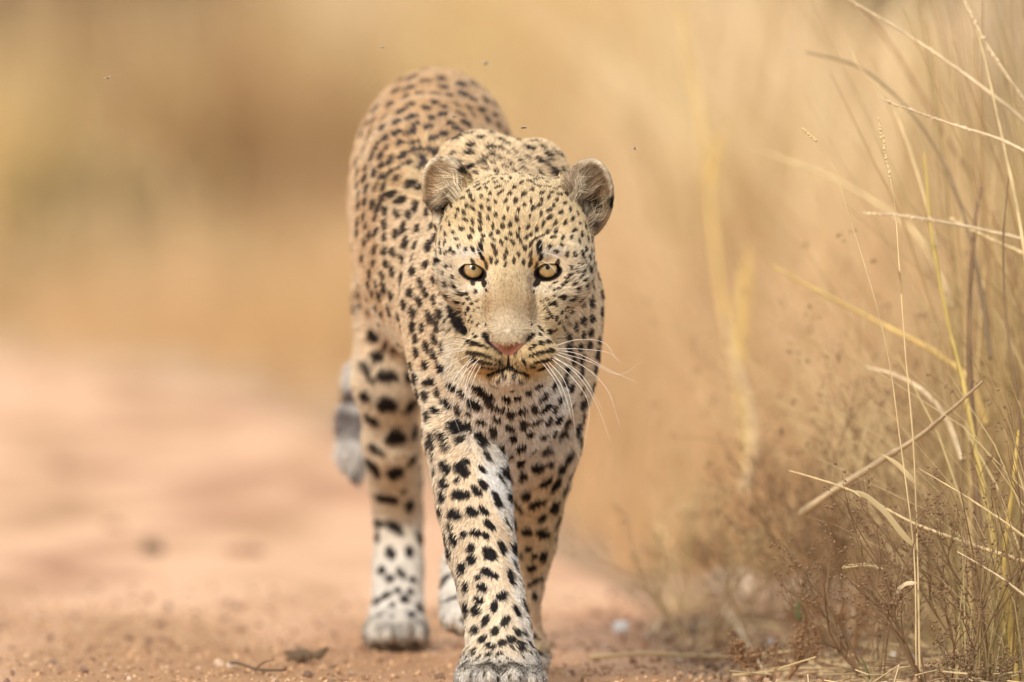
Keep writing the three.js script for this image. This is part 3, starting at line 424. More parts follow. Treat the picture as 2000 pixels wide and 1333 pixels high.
// cheeks, drawn in curving rows
spots([[905, 577, 5, 4], [893, 562, 6, 3.5, 70], [889, 545, 5, 3, 80], [878, 560, 6, 3.5, 70], [880, 580, 6, 4, 70], [898, 590, 5, 3.5, 40], [908, 594, 5, 3, -30], [886, 600, 7, 4.5, 60], [915, 576, 4, 3], [918, 586, 5, 3], [923, 595, 4, 2.5, -30], [934, 590, 5, 2, -25], [900, 606, 5, 3.5, 60], [872, 540, 5, 3, 80], [875, 525, 5, 3, -60], [885, 522, 5, 2.5, 100], [872, 498, 6, 3.5, -60], [881, 492, 6, 3.5, -55], [888, 497, 5, 3, -60], [898, 485, 5, 3, -60], [912, 490, 5, 3, -50], [925, 490, 6, 3, 60], [915, 607, 4, 2.5, 50], [908, 632, 4, 3], [936, 603, 4, 2, -40]], BR);
spots([[1106, 500, 6, 4, 70], [1120, 500, 6, 3.5, 65], [1136, 500, 9, 4.5, 78], [1151, 507, 7, 3, 75], [1129, 519, 4, 3, 60], [1112, 525, 6, 2.5, 80], [1120, 535, 7, 3, 80], [1131, 538, 8, 4, -65], [1125, 547, 5, 3.5], [1148, 534, 11, 3.5, 70], [1110, 540, 5, 4, 60], [1102, 554, 4, 4], [1096, 559, 4, 3.5], [1114, 558, 6, 3, -80], [1121, 568, 5, 3.5, -50], [1134, 553, 5, 4], [1140, 563, 8, 5, -45], [1156, 560, 8, 4, 70], [1098, 582, 6, 5, -60], [1079, 581, 3.5, 2.5], [1090, 583, 3, 2.5], [1112, 586, 7, 4, -50], [1126, 588, 6, 4, -50], [1136, 594, 7, 4, -55], [1064, 587, 5, 2.5, 50], [1055, 591, 5, 2.5, 60], [1081, 596, 6, 4, 60], [1071, 597, 4, 3], [1088, 566, 5, 3, 20], [1080, 569, 4, 2.5], [1074, 562, 4, 2, -10], [1084, 553, 7, 2, -20], [1104, 545, 5, 2.5, 40], [1096, 610, 6, 4, -40], [1110, 606, 6, 4, -40], [1071, 486, 4], [1084, 494, 6, 3, 20], [1095, 482, 5, 3, 60]], BR);
// the rest of the coat: scattered with a spacing that suits each part of the animal
function zone(p, n) {
  const u = hu(p.x), v = hv(p.y), [pu, pv] = px(p);
  if (isHead(p) > 0.5) {
    if (p.z < -0.05 && (blob(u, v, 1142, 390, 60, 86, 0.05) || blob(u, v, 880, 378, 56, 80, 0.05)) && (u < 930 || u > 1086)) return null;
    if (v < 524 && v < 540 - 0.0 * u && Math.abs(u - 997) < 52 + Math.max(0, 480 - v) * 0.9) { if (v > 522) return null; return { gap: lerp(0.0094, 0.0078, step(380, 500, v)), a: 0.0043, b: 0.0024, t: V((u - 997) * 0.010, 1, 0).lerp(V(1, 0.2, 0), step(400, 350, v) * (R5() < 0.6 ? 1 : 0.1)), ink: [0.04, 0.024, 0.015], free: 0.4 }; }
    if (v > 535 && v < 650 && Math.abs(u - 993) < 50) return { gap: 0.0062, a: 0.0022, b: 0.0012, t: V((u - 993) * 0.02, 1, 0), ink: [0.16, 0.10, 0.05], free: 0.4, faint: clamp(0.15 + 0.5 * step(22, 48, Math.abs(u - 993)) + 0.3 * step(575, 540, v)) };
    if (v > 645 || Math.abs(u - 993) < 47 + 20 * step(585, 555, v)) return null;
    return { gap: 0.0108, a: 0.0045, b: 0.0028, t: V(u - 993, 610 - v, 0), ink: BR, free: 0.6 };
  }
  if (p.z < -1.08 && pu < 760 && pv > 380) return { gap: 0.04, a: 0.014, b: 0.010, t: V(1, 0, 0), ink: DARK };
  if (pv > 1262 && p.z > -0.2) return { gap: 0.012, a: 0.005, b: 0.0022, t: V(0.6 * n.x, -1, 0), ink: [0.09, 0.07, 0.055], free: 0.5 };
  if (pv > 1205 && p.z < -0.7) return { gap: 0.022, a: 0.005, b: 0.003, t: V(0, 1, 0), ink: [0.09, 0.07, 0.055] };
  if (pv > 860 && p.z > -0.6) return { gap: 0.023, a: 0.0085, b: 0.0052, t: V(0.2 * R5(), -1, 0), ink: DARK };
  if (p.z < -0.84 && pv > 610 && pu < 815) return null;
  if (pv > 700 && p.z < -0.6) return { gap: 0.034, a: 0.012, b: 0.0095, t: V(1, 0.3, 0), ink: DARK };
  if (p.z > -0.46) {                                              // neck, shoulders, chest
    const side = 1 - step(0.35, 0.7, n.z);
    return { gu: lerp(28, 17, side), gv: lerp(25, 24, side), a: lerp(14, 13, side), b: lerp(9.2, 7.8, side), t: pv < 400 ? V(1, 0.3, 0) : n.z > 0.6 ? V(pu - 990, -40, 0) : V(-0.15, 1, 0), ink: DARK };
  }
  const top = step(0.35, 0.75, n.y);                              // back and flanks
  return { gu: lerp(14, 23, top), gv: lerp(19, 14.5, top), a: lerp(12, 13, top), b: lerp(6.6, 6.8, top), t: V(lerp(0.4, 1, top), lerp(1, (860 - pu) / 260, top), 0), ink: lerp(0, 1, top) > 0.5 ? [0.035, 0.028, 0.030] : [0.028, 0.019, 0.017], halo: true };
}
const R5 = R(5);
{
  const order = new Uint32Array(skin.n); for (let i = 0; i < skin.n; i++) order[i] = i;
  const r = R(11); for (let i = skin.n - 1; i > 0; i--) { const j = Math.floor(r() * (i + 1)), t = order[i]; order[i] = order[j]; order[j] = t; }
  const taken = new Map(), CE = 0.05, key = (x, y, z) => (Math.floor(x / CE) + 500) * 4194304 + (Math.floor(y / CE) + 500) * 2048 + Math.floor(z / CE) + 500;
  const take = (p, a) => { const k = key(p.x, p.y, p.z); if (!taken.has(k)) taken.set(k, []); taken.get(k).push([p, a]); };
  const seen = new Map(), note = (p, f) => { const [u, v] = px(p), k = Math.floor(u / 40) * 1000 + Math.floor(v / 40); if (!seen.has(k)) seen.set(k, []); seen.get(k).push([u, v, p.z, f]); };
  for (const m of MARKS) { take(m.p, m.a); note(m.p, true); }
  const p = V(), n = V();
  for (let i = 0; i < skin.n; i++) {
    const k = order[i] * 3; p.set(skin.pos[k], skin.pos[k + 1], skin.pos[k + 2]); n.set(skin.nor[k], skin.nor[k + 1], skin.nor[k + 2]);
    const zn = zone(p, n); if (!zn) continue;
    let free = true; const [pu, pv] = px(p), k2 = Math.floor(pu / 40) * 1000 + Math.floor(pv / 40);
    if (zn.gu) {
      for (let a = -1; a < 2 && free; a++) for (let b = -1; b < 2 && free; b++) for (const [qu, qv, qz, qf] of seen.get(k2 + a * 1000 + b) ?? []) if (qf === n.z > -0.05 && Math.abs(qz - p.z) < 0.6 &&  Math.hypot((qu - pu) / zn.gu, (qv - pv) / zn.gv) < 1) { free = false; break; }
      if (!free) continue;
      note(p, n.z > -0.05); const s = S(p.z), size = 0.75 + 0.5 * R5(), q = p.clone(), t = zn.t.clone().normalize(); t.x += 0.5 * (R5() - 0.5); t.y += 0.5 * (R5() - 0.5); t.z = 0; t.normalize();
      if (zn.halo) { const f = R5(); if (f < 0.6) mark({ p: q, t, a: zn.a * 1.6 * s, b: zn.b * 2.3 * s, s: 0.62, ink: TINT.rust, flat: true, fz: 0.2 }); }
      mark({ p: q, t, a: zn.a * size * s, b: zn.b * (0.8 + 0.4 * R5()) * s, s: 0.97, ink: zn.ink, flat: true, fz: 0.2 });
      if (R5() < 0.5) { const o = q.clone(); o.x += (R5() - 0.5) * zn.a * 1.2 * s; o.y += (R5() - 0.5) * zn.a * 1.2 * s; mark({ p: o, t, a: zn.a * 0.6 * s, b: zn.b * 0.7 * s, s: 0.9, ink: zn.ink, flat: true, fz: 0.2 }); }
      continue;
    }
    for (let a = -1; a < 2 && free; a++) for (let b = -1; b < 2 && free; b++) for (let c = -2; c < 3 && free; c++) for (const [q, qa] of taken.get(key(p.x + a * CE, p.y + b * CE, p.z + c * CE)) ?? []) if (Math.hypot(q.x - p.x, q.y - p.y, (q.z - p.z) * (zn.squash ?? 1)) < Math.max(zn.gap * (zn.free ? 1 : 0.95), qa * 0.55 + zn.gap * 0.62)) { free = false; break; }
    if (!free) continue;
    const q = p.clone(), size = 0.75 + 0.5 * R5(), t = zn.t.clone().addScaledVector(V(R5() - 0.5, R5() - 0.5, R5() - 0.5), 0.5 * zn.t.length()); t.addScaledVector(n, -t.dot(n)).normalize(); take(q, 0);
    if (zn.halo && R5() < 0.5) mark({ p: q, t, a: zn.a * 1.7, b: zn.b * 2.0, s: 0.42, ink: TINT.rust });
    {
      mark({ p: q, t, a: zn.a * size, b: zn.b * (0.8 + 0.35 * R5()), s: zn.faint ?? 0.96, ink: zn.ink });
      if (!zn.faint && R5() < 0.45) mark({ p: q.clone().addScaledVector(t, zn.a * 0.7).addScaledVector(t.clone().cross(n), zn.b * (R5() - 0.5) * 1.6), t, a: zn.a * 0.6, b: zn.b * 0.7, s: 0.9, ink: zn.ink });
    }
  }
}
// rims of the eyes and the bare nose
function bare(p) {                                                // 0 hair, 1 none
  const u = hu(p.x), v = hv(p.y);
  if (p.z > -0.03) for (const e of EYES) if (almond(e, p.x, p.y) < 0.0024 && Math.abs(v - 530) < 40) return 1;
  return p.z > 0.06 && nosePad(u, v) > 0.3 ? 1 : 0;
}
function nosePad(u, v) {
  const t = (v - 661) / 31, du = Math.abs(u - 993); if (t < -0.4 || t > 1.1) return 0;
  const half = t < 0.15 ? 35 : lerp(35, 8, clamp((t - 0.15) / 0.8)), top = 668 - 0.16 * du;   // hair dips over the middle
  return (1 - step(half - 3, half + 2, du)) * step(top - 2, top + 1, v) * (1 - step(690, 693, v));
}
function finish(p, n) {                                           // colour of the coat at a point
  let c = coat(p, n); const [s, ink] = marked(p); if (s > 0) c = mixc(c, ink, s);
  if (p.z > -0.03) {
    const u = hu(p.x), v = hv(p.y);
    for (const e of EYES) { if (Math.abs(v - 532) > 45) continue; const d = almond(e, p.x, p.y), low = step(514, 530, v); c = mixc(c, [0.012, 0.010, 0.010], 1 - step(0.0004 + 0.0012 * low, 0.0010 + 0.0020 * low, d)); }
    if (p.z > 0.055) { const k = nosePad(u, v); if (k > 0) { c = mixc(c, TINT.pink, k); c = mixc(c, TINT.dusk, k * 0.85 * (1 - step(1.5, 6, v - (667 - 0.16 * Math.abs(u - 993)))) * step(4, 14, Math.abs(u - 993))); c = mixc(c, [0.2, 0.07, 0.05], k * (1 - step(0.4, 1.6, Math.abs(u - 993)))); } }
  }
  return c;
}
// lie of the hair
const NOSE = J(992, 650, 0.09);
function lie(p, n, out) {
  const head = isHead(p), [pu, pv] = px(p), u = hu(p.x), v = hv(p.y); out.set(0, 0, 0);
  if (head < 1) {
    const leg = step(820, 920, pv) * (p.z > -0.6 || pv > 700 ? 1 : 0), o = V(0.25 * (pu - 985) / 150 * (p.z > -0.45 ? 1 : 0), -0.35 - 0.8 * step(0.4, 0.9, n.z), -0.9).lerp(V(0, -1, -0.12), leg);
    if (p.z > -0.2 && pv > 1270) o.set(0.4 * n.x, -0.5, 1); if (p.z < -0.7 && pv > 1205) o.set(0.3 * n.x, -0.6, 0.8);
    out.addScaledVector(o.normalize(), 1 - head);
  }
  if (head > 0) {
    const o = p.clone().sub(NOSE); o.z *= 0.7; o.normalize(); o.y -= 0.6 * step(60, 120, Math.abs(u - 1003)) * step(560, 640, v);
    if (p.z < -0.045 && v < 480) { if (u > 1094) o.set(0.5, 0.55, 0.15); else if (u < 926) o.set(-0.9, 0.25, 0.15); }
    out.addScaledVector(o.normalize(), head);
  }
  return out;
}
const inEar = (p, u, v) => p.z < -0.04 && p.z > -0.135 && (blob(u, v, 1148, 390, 54, 86, 0.05) > 0.5 && u > 1100 ? 1 : blob(u, v, 874, 378, 52, 80, 0.05) > 0.5 && u < 922 ? 2 : 0);
function hairLength(p, n) {
  const head = isHead(p), [pu, pv] = px(p), u = hu(p.x), v = hv(p.y); let b = 0.0085;
  if (p.z > -0.45 && pv > 700) b = 0.0085; if (pv > 880) b = 0.0065; if (p.z < -1.08 && pu < 720 && pv > 700) b = 0.016; if (pv > 1262) b = 0.0075;
  let h = 0.0048; const br = blob(u, v, 992, 600, 50, 90, 0.5); h = lerp(h, 0.0028, br); if (v > 640 && v < 730) h = lerp(0.0045, 0.007, step(60, 110, Math.abs(u - 993))); if (v > 725) h = 0.008; if (Math.abs(u - 1003) > 100 && v > 520) h = 0.0095;
  if (p.z > -0.03) for (const e of EYES) h *= 0.3 + 0.7 * step(0.002, 0.014, almond(e, p.x, p.y));
  return lerp(b, h, head);
}
{
  const col = new Float32Array(skin.n * 3), p = V(), n = V();
  for (let i = 0; i < skin.n; i++) { p.fromArray(skin.pos, 3 * i); n.fromArray(skin.nor, 3 * i); col.set(finish(p, n), 3 * i); }
  part('body', geom(skin.pos, skin.idx, col, skin.nor), new THREE.MeshPhysicalMaterial({ vertexColors: true, roughness: 0.75, specularIntensity: 0.3 }), leopard);
}
// hair: single strands rooted in the skin
function hairs(count, pick, seed) {
  const tri = skin.idx.length / 3, cum = new Float64Array(tri); let sum = 0;
  const a = V(), b = V(), c = V(), n = V(), r = R(seed), P = skin.pos;
  for (let i = 0; i < tri; i++) {
    const [x, y, z] = [3 * skin.idx[3 * i], 3 * skin.idx[3 * i + 1], 3 * skin.idx[3 * i + 2]]; a.fromArray(P, x); b.fromArray(P, y); c.fromArray(P, z); n.fromArray(skin.nor, x);
    const area = 0.5 * b.sub(a).cross(c.sub(a)).length(); sum += area * pick(a, n); cum[i] = sum;
  }
  const pos = new Float32Array(count * 15), nor = new Float32Array(count * 15), col = new Float32Array(count * 15), idx = new Uint32Array(count * 9), p = V(), t = V(), d = V(), side = V(), m = V(), tip = V(), q = V();
  let k = 0;
  for (let i = 0; i < count; i++) {
    const s = (i + r()) / count * sum; let lo = 0, hi = tri - 1; while (lo < hi) { const g = (lo + hi) >> 1; if (cum[g] < s) lo = g + 1; else hi = g; }
    const [x, y, z] = [3 * skin.idx[3 * lo], 3 * skin.idx[3 * lo + 1], 3 * skin.idx[3 * lo + 2]]; let f = r(), g = r(); if (f + g > 1) { f = 1 - f; g = 1 - g; }
    a.fromArray(P, x); b.fromArray(P, y); c.fromArray(P, z); p.copy(a).multiplyScalar(1 - f - g).addScaledVector(b, f).addScaledVector(c, g); n.fromArray(skin.nor, x);
    if (bare(p)) continue;
    const u = hu(p.x), v = hv(p.y), ear = inEar(p, u, v);
    lie(p, n, t); t.addScaledVector(V(noise(p.x * 60, p.y * 60, p.z * 60), noise(p.x * 60 + 31, p.y * 60, p.z * 60), noise(p.x * 60, p.y * 60 + 17, p.z * 60)), 0.16); t.x += 0.36 * (r() - 0.5); t.y += 0.36 * (r() - 0.5); t.addScaledVector(n, -t.dot(n)); if (t.lengthSq() < 1e-5) t.set(1, 0, 0); t.normalize();
    let len = hairLength(p, n) * (0.6 + 0.75 * r()), up = 0.12 + 0.24 * r(), w = lerp(0.00042, 0.00029, isHead(p)), c0 = finish(p, n);
    if (ear && n.z > 0.05) { const deep = ear === 1 ? step(1160, 1115, u) * step(325, 350, v) * (1 - blob(u, v, 1148, 410, 46, 20, 0.3)) : step(870, 905, u) * step(330, 350, v) * (1 - blob(u, v, 876, 410, 34, 14, 0.3)); len = (r() < 0.55 * deep ? 0.026 : 0.0045) * (0.6 + 0.6 * r()); up = len > 0.01 ? 0.35 + 0.5 * r() : 0.2; if (r() < 0.35) len += 0.006; const rim = ear === 1 ? Math.hypot((u - 1148) / 50, (v - 388) / 76) : Math.hypot((u - 873) / 42, (v - 372) / 64); if (rim > 0.8) len = 0.004 + 0.003 * r(); if (len > 0.011) c0 = mixc(c0, r() < 0.75 ? [0.82, 0.66, 0.45] : [0.2, 0.13, 0.09], 0.75); w *= 1.1; }
    const tone = (0.62 + 0.68 * r()) * (1 + 0.16 * noise(p.x * 320, p.y * 320, p.z * 320)), dark = r() < 0.10 ? 0.5 : 1;
    d.copy(t).multiplyScalar(1 - up).addScaledVector(n, up + 0.12).normalize(); m.copy(p).addScaledVector(d, len * 0.5);
    d.copy(t).multiplyScalar(1.15 - up * 0.6).addScaledVector(n, up * 0.5); d.y -= 0.12; d.normalize(); tip.copy(m).addScaledVector(d, len * 0.55);
    const turn = (r() - 0.5) * 1.7; side.copy(d).cross(n).normalize(); q.copy(n).multiplyScalar(Math.sin(turn)); side.multiplyScalar(Math.cos(turn)).add(q);
    p.addScaledVector(n, -0.0006); const at = k * 15, v0 = k * 5;
    pos.set([p.x - side.x * w, p.y - side.y * w, p.z - side.z * w, p.x + side.x * w, p.y + side.y * w, p.z + side.z * w, m.x - side.x * w * 0.9, m.y - side.y * w * 0.9, m.z - side.z * w * 0.9, m.x + side.x * w * 0.9, m.y + side.y * w * 0.9, m.z + side.z * w * 0.9, tip.x, tip.y, tip.z], at);
    q.copy(n).addScaledVector(d, -0.25 + 0.3 * (r() - 0.5)).normalize();
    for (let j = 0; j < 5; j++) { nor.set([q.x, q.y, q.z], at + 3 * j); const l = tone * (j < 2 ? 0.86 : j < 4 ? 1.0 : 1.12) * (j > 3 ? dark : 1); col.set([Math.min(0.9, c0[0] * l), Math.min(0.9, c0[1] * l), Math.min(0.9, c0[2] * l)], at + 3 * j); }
    idx.set([v0, v0 + 1, v0 + 2, v0 + 1, v0 + 3, v0 + 2, v0 + 2, v0 + 3, v0 + 4], k * 9); k++;
  }
  return geom(pos.subarray(0, k * 15), idx.subarray(0, k * 9), col.subarray(0, k * 15), nor.subarray(0, k * 15));
}
const hairMat = new THREE.MeshPhysicalMaterial({ vertexColors: true, roughness: 0.8, specularIntensity: 0.2, side: THREE.DoubleSide });
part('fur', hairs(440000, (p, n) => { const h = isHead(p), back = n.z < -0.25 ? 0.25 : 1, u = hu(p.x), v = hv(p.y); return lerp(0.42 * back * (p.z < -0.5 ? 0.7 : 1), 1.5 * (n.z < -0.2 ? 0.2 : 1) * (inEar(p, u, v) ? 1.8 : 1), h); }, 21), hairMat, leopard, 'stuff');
// eyes
const shine = { clearcoat: 0.55, clearcoatRoughness: 0.03 };
for (const e of EYES) {
  const g = new THREE.SphereGeometry(e.R, 48, 32); g.rotateX(Math.PI / 2);
  const eye = part('eye', g, new THREE.MeshPhysicalMaterial({ color: new THREE.Color().setRGB(0.03, 0.018, 0.012), roughness: 0.3, ...shine }), leopard); eye.position.copy(e.c);
  const look = V((e.iris[0] - 924 - (e === EYES[1] ? 145 : 0)) * S(0) / e.R, -(e.iris[1] - 528) * S(0) / e.R, 1).normalize(), q = new THREE.Quaternion().setFromUnitVectors(V(0, 0, 1), look);
  const cap = (name, r, a0, a1, f, mat) => { const p = [], c = [], nn = [], ix = [], M = 22, N = 96; for (let i = 0; i <= M; i++) for (let j = 0; j < N; j++) { const t = lerp(a0, a1, i / M), b = j / N * 2 * Math.PI, d = V(Math.sin(t) * Math.cos(b), Math.sin(t) * Math.sin(b), Math.cos(t)).applyQuaternion(q); p.push(d.x * r, d.y * r, d.z * r); nn.push(d.x, d.y, d.z); c.push(...f(i / M, b)); if (i < M) { const k = i * N + j, l = i * N + (j + 1) % N; ix.push(k, k + N, l, l, k + N, l + N); } } return part(name, geom(p, ix, c, nn), mat, eye); };
  const amax = Math.asin(18.0 * S(0) / e.R);
  cap('iris', e.R + 0.00025, 0.001, amax, (t, b) => { const s = 1 + 0.22 * noise(b * 9, t * 2.2, 3) + 0.14 * noise(b * 26, t * 3, 8); const base = mixc(mixc([0.30, 0.20, 0.075], [0.39, 0.245, 0.095], step(0.25, 0.6, t)), [0.12, 0.06, 0.02], step(0.84, 0.98, t)); const g = mixc([0.27, 0.20, 0.08], base, step(0.15, 0.4, t)); return g.map((x) => x * s); }, new THREE.MeshPhysicalMaterial({ vertexColors: true, roughness: 0.4, ...shine }));
  cap('pupil', e.R + 0.0004, 0.001, Math.asin(4.3 * S(0) / e.R), () => [0.004, 0.004, 0.004], new THREE.MeshPhysicalMaterial({ vertexColors: true, roughness: 0.5, specularIntensity: 0.3 }));
}
// whiskers: fine white bristles from the lips, cheeks and brows
const bristle = new THREE.MeshPhysicalMaterial({ color: new THREE.Color().setRGB(0.86, 0.80, 0.72), roughness: 0.45 }), darkBristle = new THREE.MeshPhysicalMaterial({ color: new THREE.Color().setRGB(0.06, 0.05, 0.045), roughness: 0.5 });
function whisker(list, dz, w = 0.00030, mat = bristle) {
  const root = drop(list[0][0], list[0][1]); if (!root) return;
  const pts = list.map(([u, v], i) => i ? J(u, v, root.z + dz * i / (list.length - 1)) : root.clone());
  part('whisker', tube(pts, (t) => w * (1.0 - 0.82 * t), 20, 5), mat, leopard);
}
for (const l of [[[914, 670], [890, 671], [866, 677], [842, 690]], [[912, 681], [884, 683], [858, 688], [836, 692]], [[914, 683], [886, 689], [862, 698], [835, 712]], [[918, 694], [893, 706], [868, 724], [846, 742]], [[922, 698], [897, 726], [880, 758], [872, 784]], [[926, 702], [900, 722], [878, 746], [858, 812]], [[930, 706], [912, 740], [906, 780], [896, 806]], [[934, 708], [918, 738], [908, 770], [902, 800]], [[940, 712], [926, 740], [916, 772], [921, 800]], [[912, 664], [894, 668], [878, 664], [860, 655]], [[920, 700], [902, 740], [878, 790], [866, 806]], [[938, 700], [900, 738], [884, 800], [897, 842]]]) whisker(l, 0.02 - 0.01 * (l[3][1] > 780));
for (const l of [[[1084, 682], [1130, 682], [1190, 690], [1214, 709]], [[1086, 684], [1130, 692], [1200, 728], [1244, 747]], [[1088, 688], [1150, 706], [1210, 732], [1254, 706]], [[1082, 690], [1140, 716], [1185, 760], [1211, 832]], [[1080, 695], [1130, 735], [1165, 790], [1192, 862]], [[1076, 700], [1120, 740], [1150, 790], [1140, 880]], [[1070, 706], [1100, 740], [1116, 790], [1124, 850]], [[1066, 708], [1096, 752], [1112, 800], [1116, 820]], [[1060, 710], [1082, 740], [1096, 770], [1108, 812]], [[1088, 668], [1128, 642], [1160, 618], [1192, 600]], [[1084, 676], [1128, 664], [1180, 670], [1206, 706]], [[1078, 698], [1126, 724], [1150, 752], [1176, 800]]]) whisker(l, 0.03);
whisker([[1084, 662], [1110, 660], [1136, 660], [1160, 666]], 0.02, 0.00035, darkBristle); whisker([[914, 664], [894, 660], [876, 662], [858, 668]], 0.02, 0.00035, darkBristle);
for (const l of [[[942, 490], [925, 494], [895, 500], [858, 516]], [[944, 500], [932, 478], [926, 462], [934, 452]], [[938, 506], [915, 500], [890, 505], [866, 512]], [[1054, 492], [1085, 500], [1100, 510], [1112, 526]], [[1058, 510], [1072, 516], [1080, 524], [1088, 534]], [[1052, 486], [1062, 470], [1080, 452], [1108, 444]]]) whisker(l, 0.012, 0.00026);
// ---------------------------------------------------------------- stalks, weeds, stones and litter at the edge of the track
const DRY = { straw: [0.66, 0.49, 0.26], pale: [0.68, 0.52, 0.32], brown: [0.23, 0.14, 0.072], olive: [0.24, 0.165, 0.09], green: [0.50, 0.355, 0.11], dark: [0.13, 0.085, 0.05], husk: [0.24, 0.145, 0.08], rust: [0.30, 0.165, 0.08], gold: [0.66, 0.46, 0.17], dull: [0.46, 0.35, 0.18] };
const dryMat = {}; const matOf = (k) => dryMat[k] ??= new THREE.MeshPhysicalMaterial({ color: rgb(DRY[k]), roughness: 0.75, specularIntensity: 0.4, side: THREE.DoubleSide });
function ribbon(pts, w, seg = 16, fold = 0.35) {                       // a leaf blade, folded along its midrib
  const c = new THREE.CatmullRomCurve3(pts, false, 'centripetal'), p = [], ix = [];
  for (let i = 0; i <= seg; i++) { const t = i / seg, o = c.getPoint(t), d = c.getTangent(t), s = d.clone().cross(V(0.15, 0.2, 1)).normalize(), n = s.clone().cross(d), ww = w * Math.min(1, 5 * t + 0.35) * (1 - t ** 3); for (const k of [-1, 0, 1]) p.push(o.x + s.x * ww * k + (k ? 0 : n.x * ww * fold), o.y + s.y * ww * k + (k ? 0 : n.y * ww * fold), o.z + s.z * ww * k + (k ? 0 : n.z * ww * fold)); if (i) for (const k of [0, 1]) { const a = 3 * i + k; ix.push(a - 3, a - 2, a, a - 2, a + 1, a); } }
  return geom(p, ix);
}
function grains(list, size, seed) {                                    // small husks, each a pointed six-sided bead
  const p = [], ix = [], r = R(seed);
  for (const [o, d] of list) { const a = V(r() - 0.5, r() - 0.5, r() - 0.5).cross(d).normalize(), b = d.clone().cross(a).normalize(), s = size * (0.6 + 0.8 * r()), k = p.length / 3; const e = o.clone().addScaledVector(d, s * 2.2); p.push(o.x, o.y, o.z); for (let j = 0; j < 4; j++) { const q = o.clone().addScaledVector(d, s).addScaledVector(a, s * 0.55 * Math.cos(j * 1.571)).addScaledVector(b, s * 0.55 * Math.sin(j * 1.571)); p.push(q.x, q.y, q.z); } p.push(e.x, e.y, e.z); for (let j = 0; j < 4; j++) ix.push(k, k + 1 + j, k + 1 + (j + 1) % 4, k + 5, k + 1 + (j + 1) % 4, k + 1 + j); }
  return geom(p, ix);
}
const at = (list, z0, z1 = z0) => list.map(([u, v], i) => J(u, v, lerp(z0, z1, i / (list.length - 1))));
let serial = 0; const stalkMat = new THREE.MeshPhysicalMaterial({ vertexColors: true, roughness: 0.7, specularIntensity: 0.4 });
// a grass stalk: its joints in survey numbers, depth at both ends, half-thickness, optional seed head (share of length from the tip) and leaves
function stalk(label, color, list, z0, z1, w, { head = 0, leaves = [], group, name = 'grass_stalk' } = {}) {
  const pts = at(list, z0, z1), g = thing(name, label, 'grass stalk', null, group), c = new THREE.CatmullRomCurve3(pts, false, 'centripetal'), r = R(900 + serial++), hw = w * S(0);
  const root = c.getPoint(1), o = V(root.x, root.y, root.z); g.position.copy(o); const local = pts.map((p) => p.clone().sub(o));
  const st = tube(local, (t) => hw * (0.35 + 0.65 * t) * (1 + 0.12 * noise(t * 23, serial, 1) + (Math.abs((t * 4.3 + serial * 0.37) % 1 - 0.5) < 0.02 ? 0.3 : 0)), 60, 6), sc = new Float32Array(61 * 6 * 3), base = DRY[color]; for (let i = 0; i < 61 * 6; i++) { const k = 0.92 + 0.35 * noise(Math.floor(i / 6) * 0.22, (i % 6) * 1.7, serial) + 0.2 * noise(Math.floor(i / 6) * 1.1, (i % 6) * 2.3, serial + 9); sc.set(base.map((x) => x * k), 3 * i); } st.setAttribute('color', new THREE.BufferAttribute(sc, 3));
  part('stem', st, stalkMat, g);
  if (head) { const l = []; for (let i = 0; i < 70; i++) { const t = head * r(), p = c.getPoint(t).sub(o), d = c.getTangent(t).negate().addScaledVector(V(r() - 0.5, r() - 0.5, r() - 0.5), 0.9).normalize(); l.push([p, d]); } part('seed_head', grains(l, 0.0016 + hw * 0.3, serial), matOf(color), g); }
  for (const [t, du, dv, lw] of leaves) { const p = c.getPoint(t).sub(o), k = S(0); part('leaf', ribbon([p, p.clone().add(V(du * k * 0.5, -dv * k * 0.62, 0.01)), p.clone().add(V(du * k, -dv * k, 0.02))], lw * k), matOf(color), g); }
  return g;
}
stalk('long pale feathery stalk arching from the right edge up to the top of the frame', 'pale', [[1640, -12], [1760, 60], [1880, 142], [2000, 236], [2080, 330]], -0.45, -0.45, 5.5, { head: 0.6 });
stalk('pale stalk slanting down from the top near the right corner to the right edge', 'pale', [[1876, -10], [1930, 90], [1995, 188], [2060, 280]], -0.35, -0.35, 5, { head: 0.5 });
stalk('straight straw stalk leaning left from the top right corner', 'straw', [[1890, 8], [1915, 80], [1940, 185], [1965, 300], [1990, 420], [2020, 620]], -0.4, -0.3, 4);
stalk('brownish soft stalk crossing under the long pale feathery one', 'rust', [[1650, -10], [1720, 60], [1785, 160], [1850, 270], [1930, 400], [1990, 560]], -1.4, -1.2, 6);
stalk('dark bare curved twig reaching left at the upper right', 'olive', [[1574, 102], [1670, 128], [1748, 185], [1828, 290], [1880, 410], [1915, 560], [1935, 700]], -0.85, -0.6, 5.2);
stalk('thin straw spike rising to meet the dark curved twig', 'pale', [[1726, 196], [1800, 222], [1870, 246], [1960, 275], [2060, 330]], -0.25, -0.25, 4.2, { head: 0.7 });
stalk('short pale tip just above the bend of the dark twig', 'straw', [[1664, 96], [1672, 122], [1690, 145], [1740, 200], [1790, 330], [1830, 480]], -0.7, -0.6, 3.4);
stalk('thread-thin upright stalk with tiny husks, the tallest sharp one', 'straw', [[1717, 236], [1736, 330], [1748, 400], [1757, 520], [1768, 680], [1784, 860], [1790, 1000], [1794, 1150], [1797, 1325]], -0.02, 0, 2.3, { head: 0.16, leaves: [[0.42, -6, -50, 3], [0.7, -70, -60, 5]] });
stalk('thread-thin zigzag stalk left of the tallest sharp one', 'straw', [[1570, 252], [1618, 305], [1658, 420], [1690, 520], [1716, 612], [1740, 725], [1757, 850], [1772, 960], [1786, 1090], [1790, 1300]], 0.02, 0.02, 1.8, { head: 0.06 });
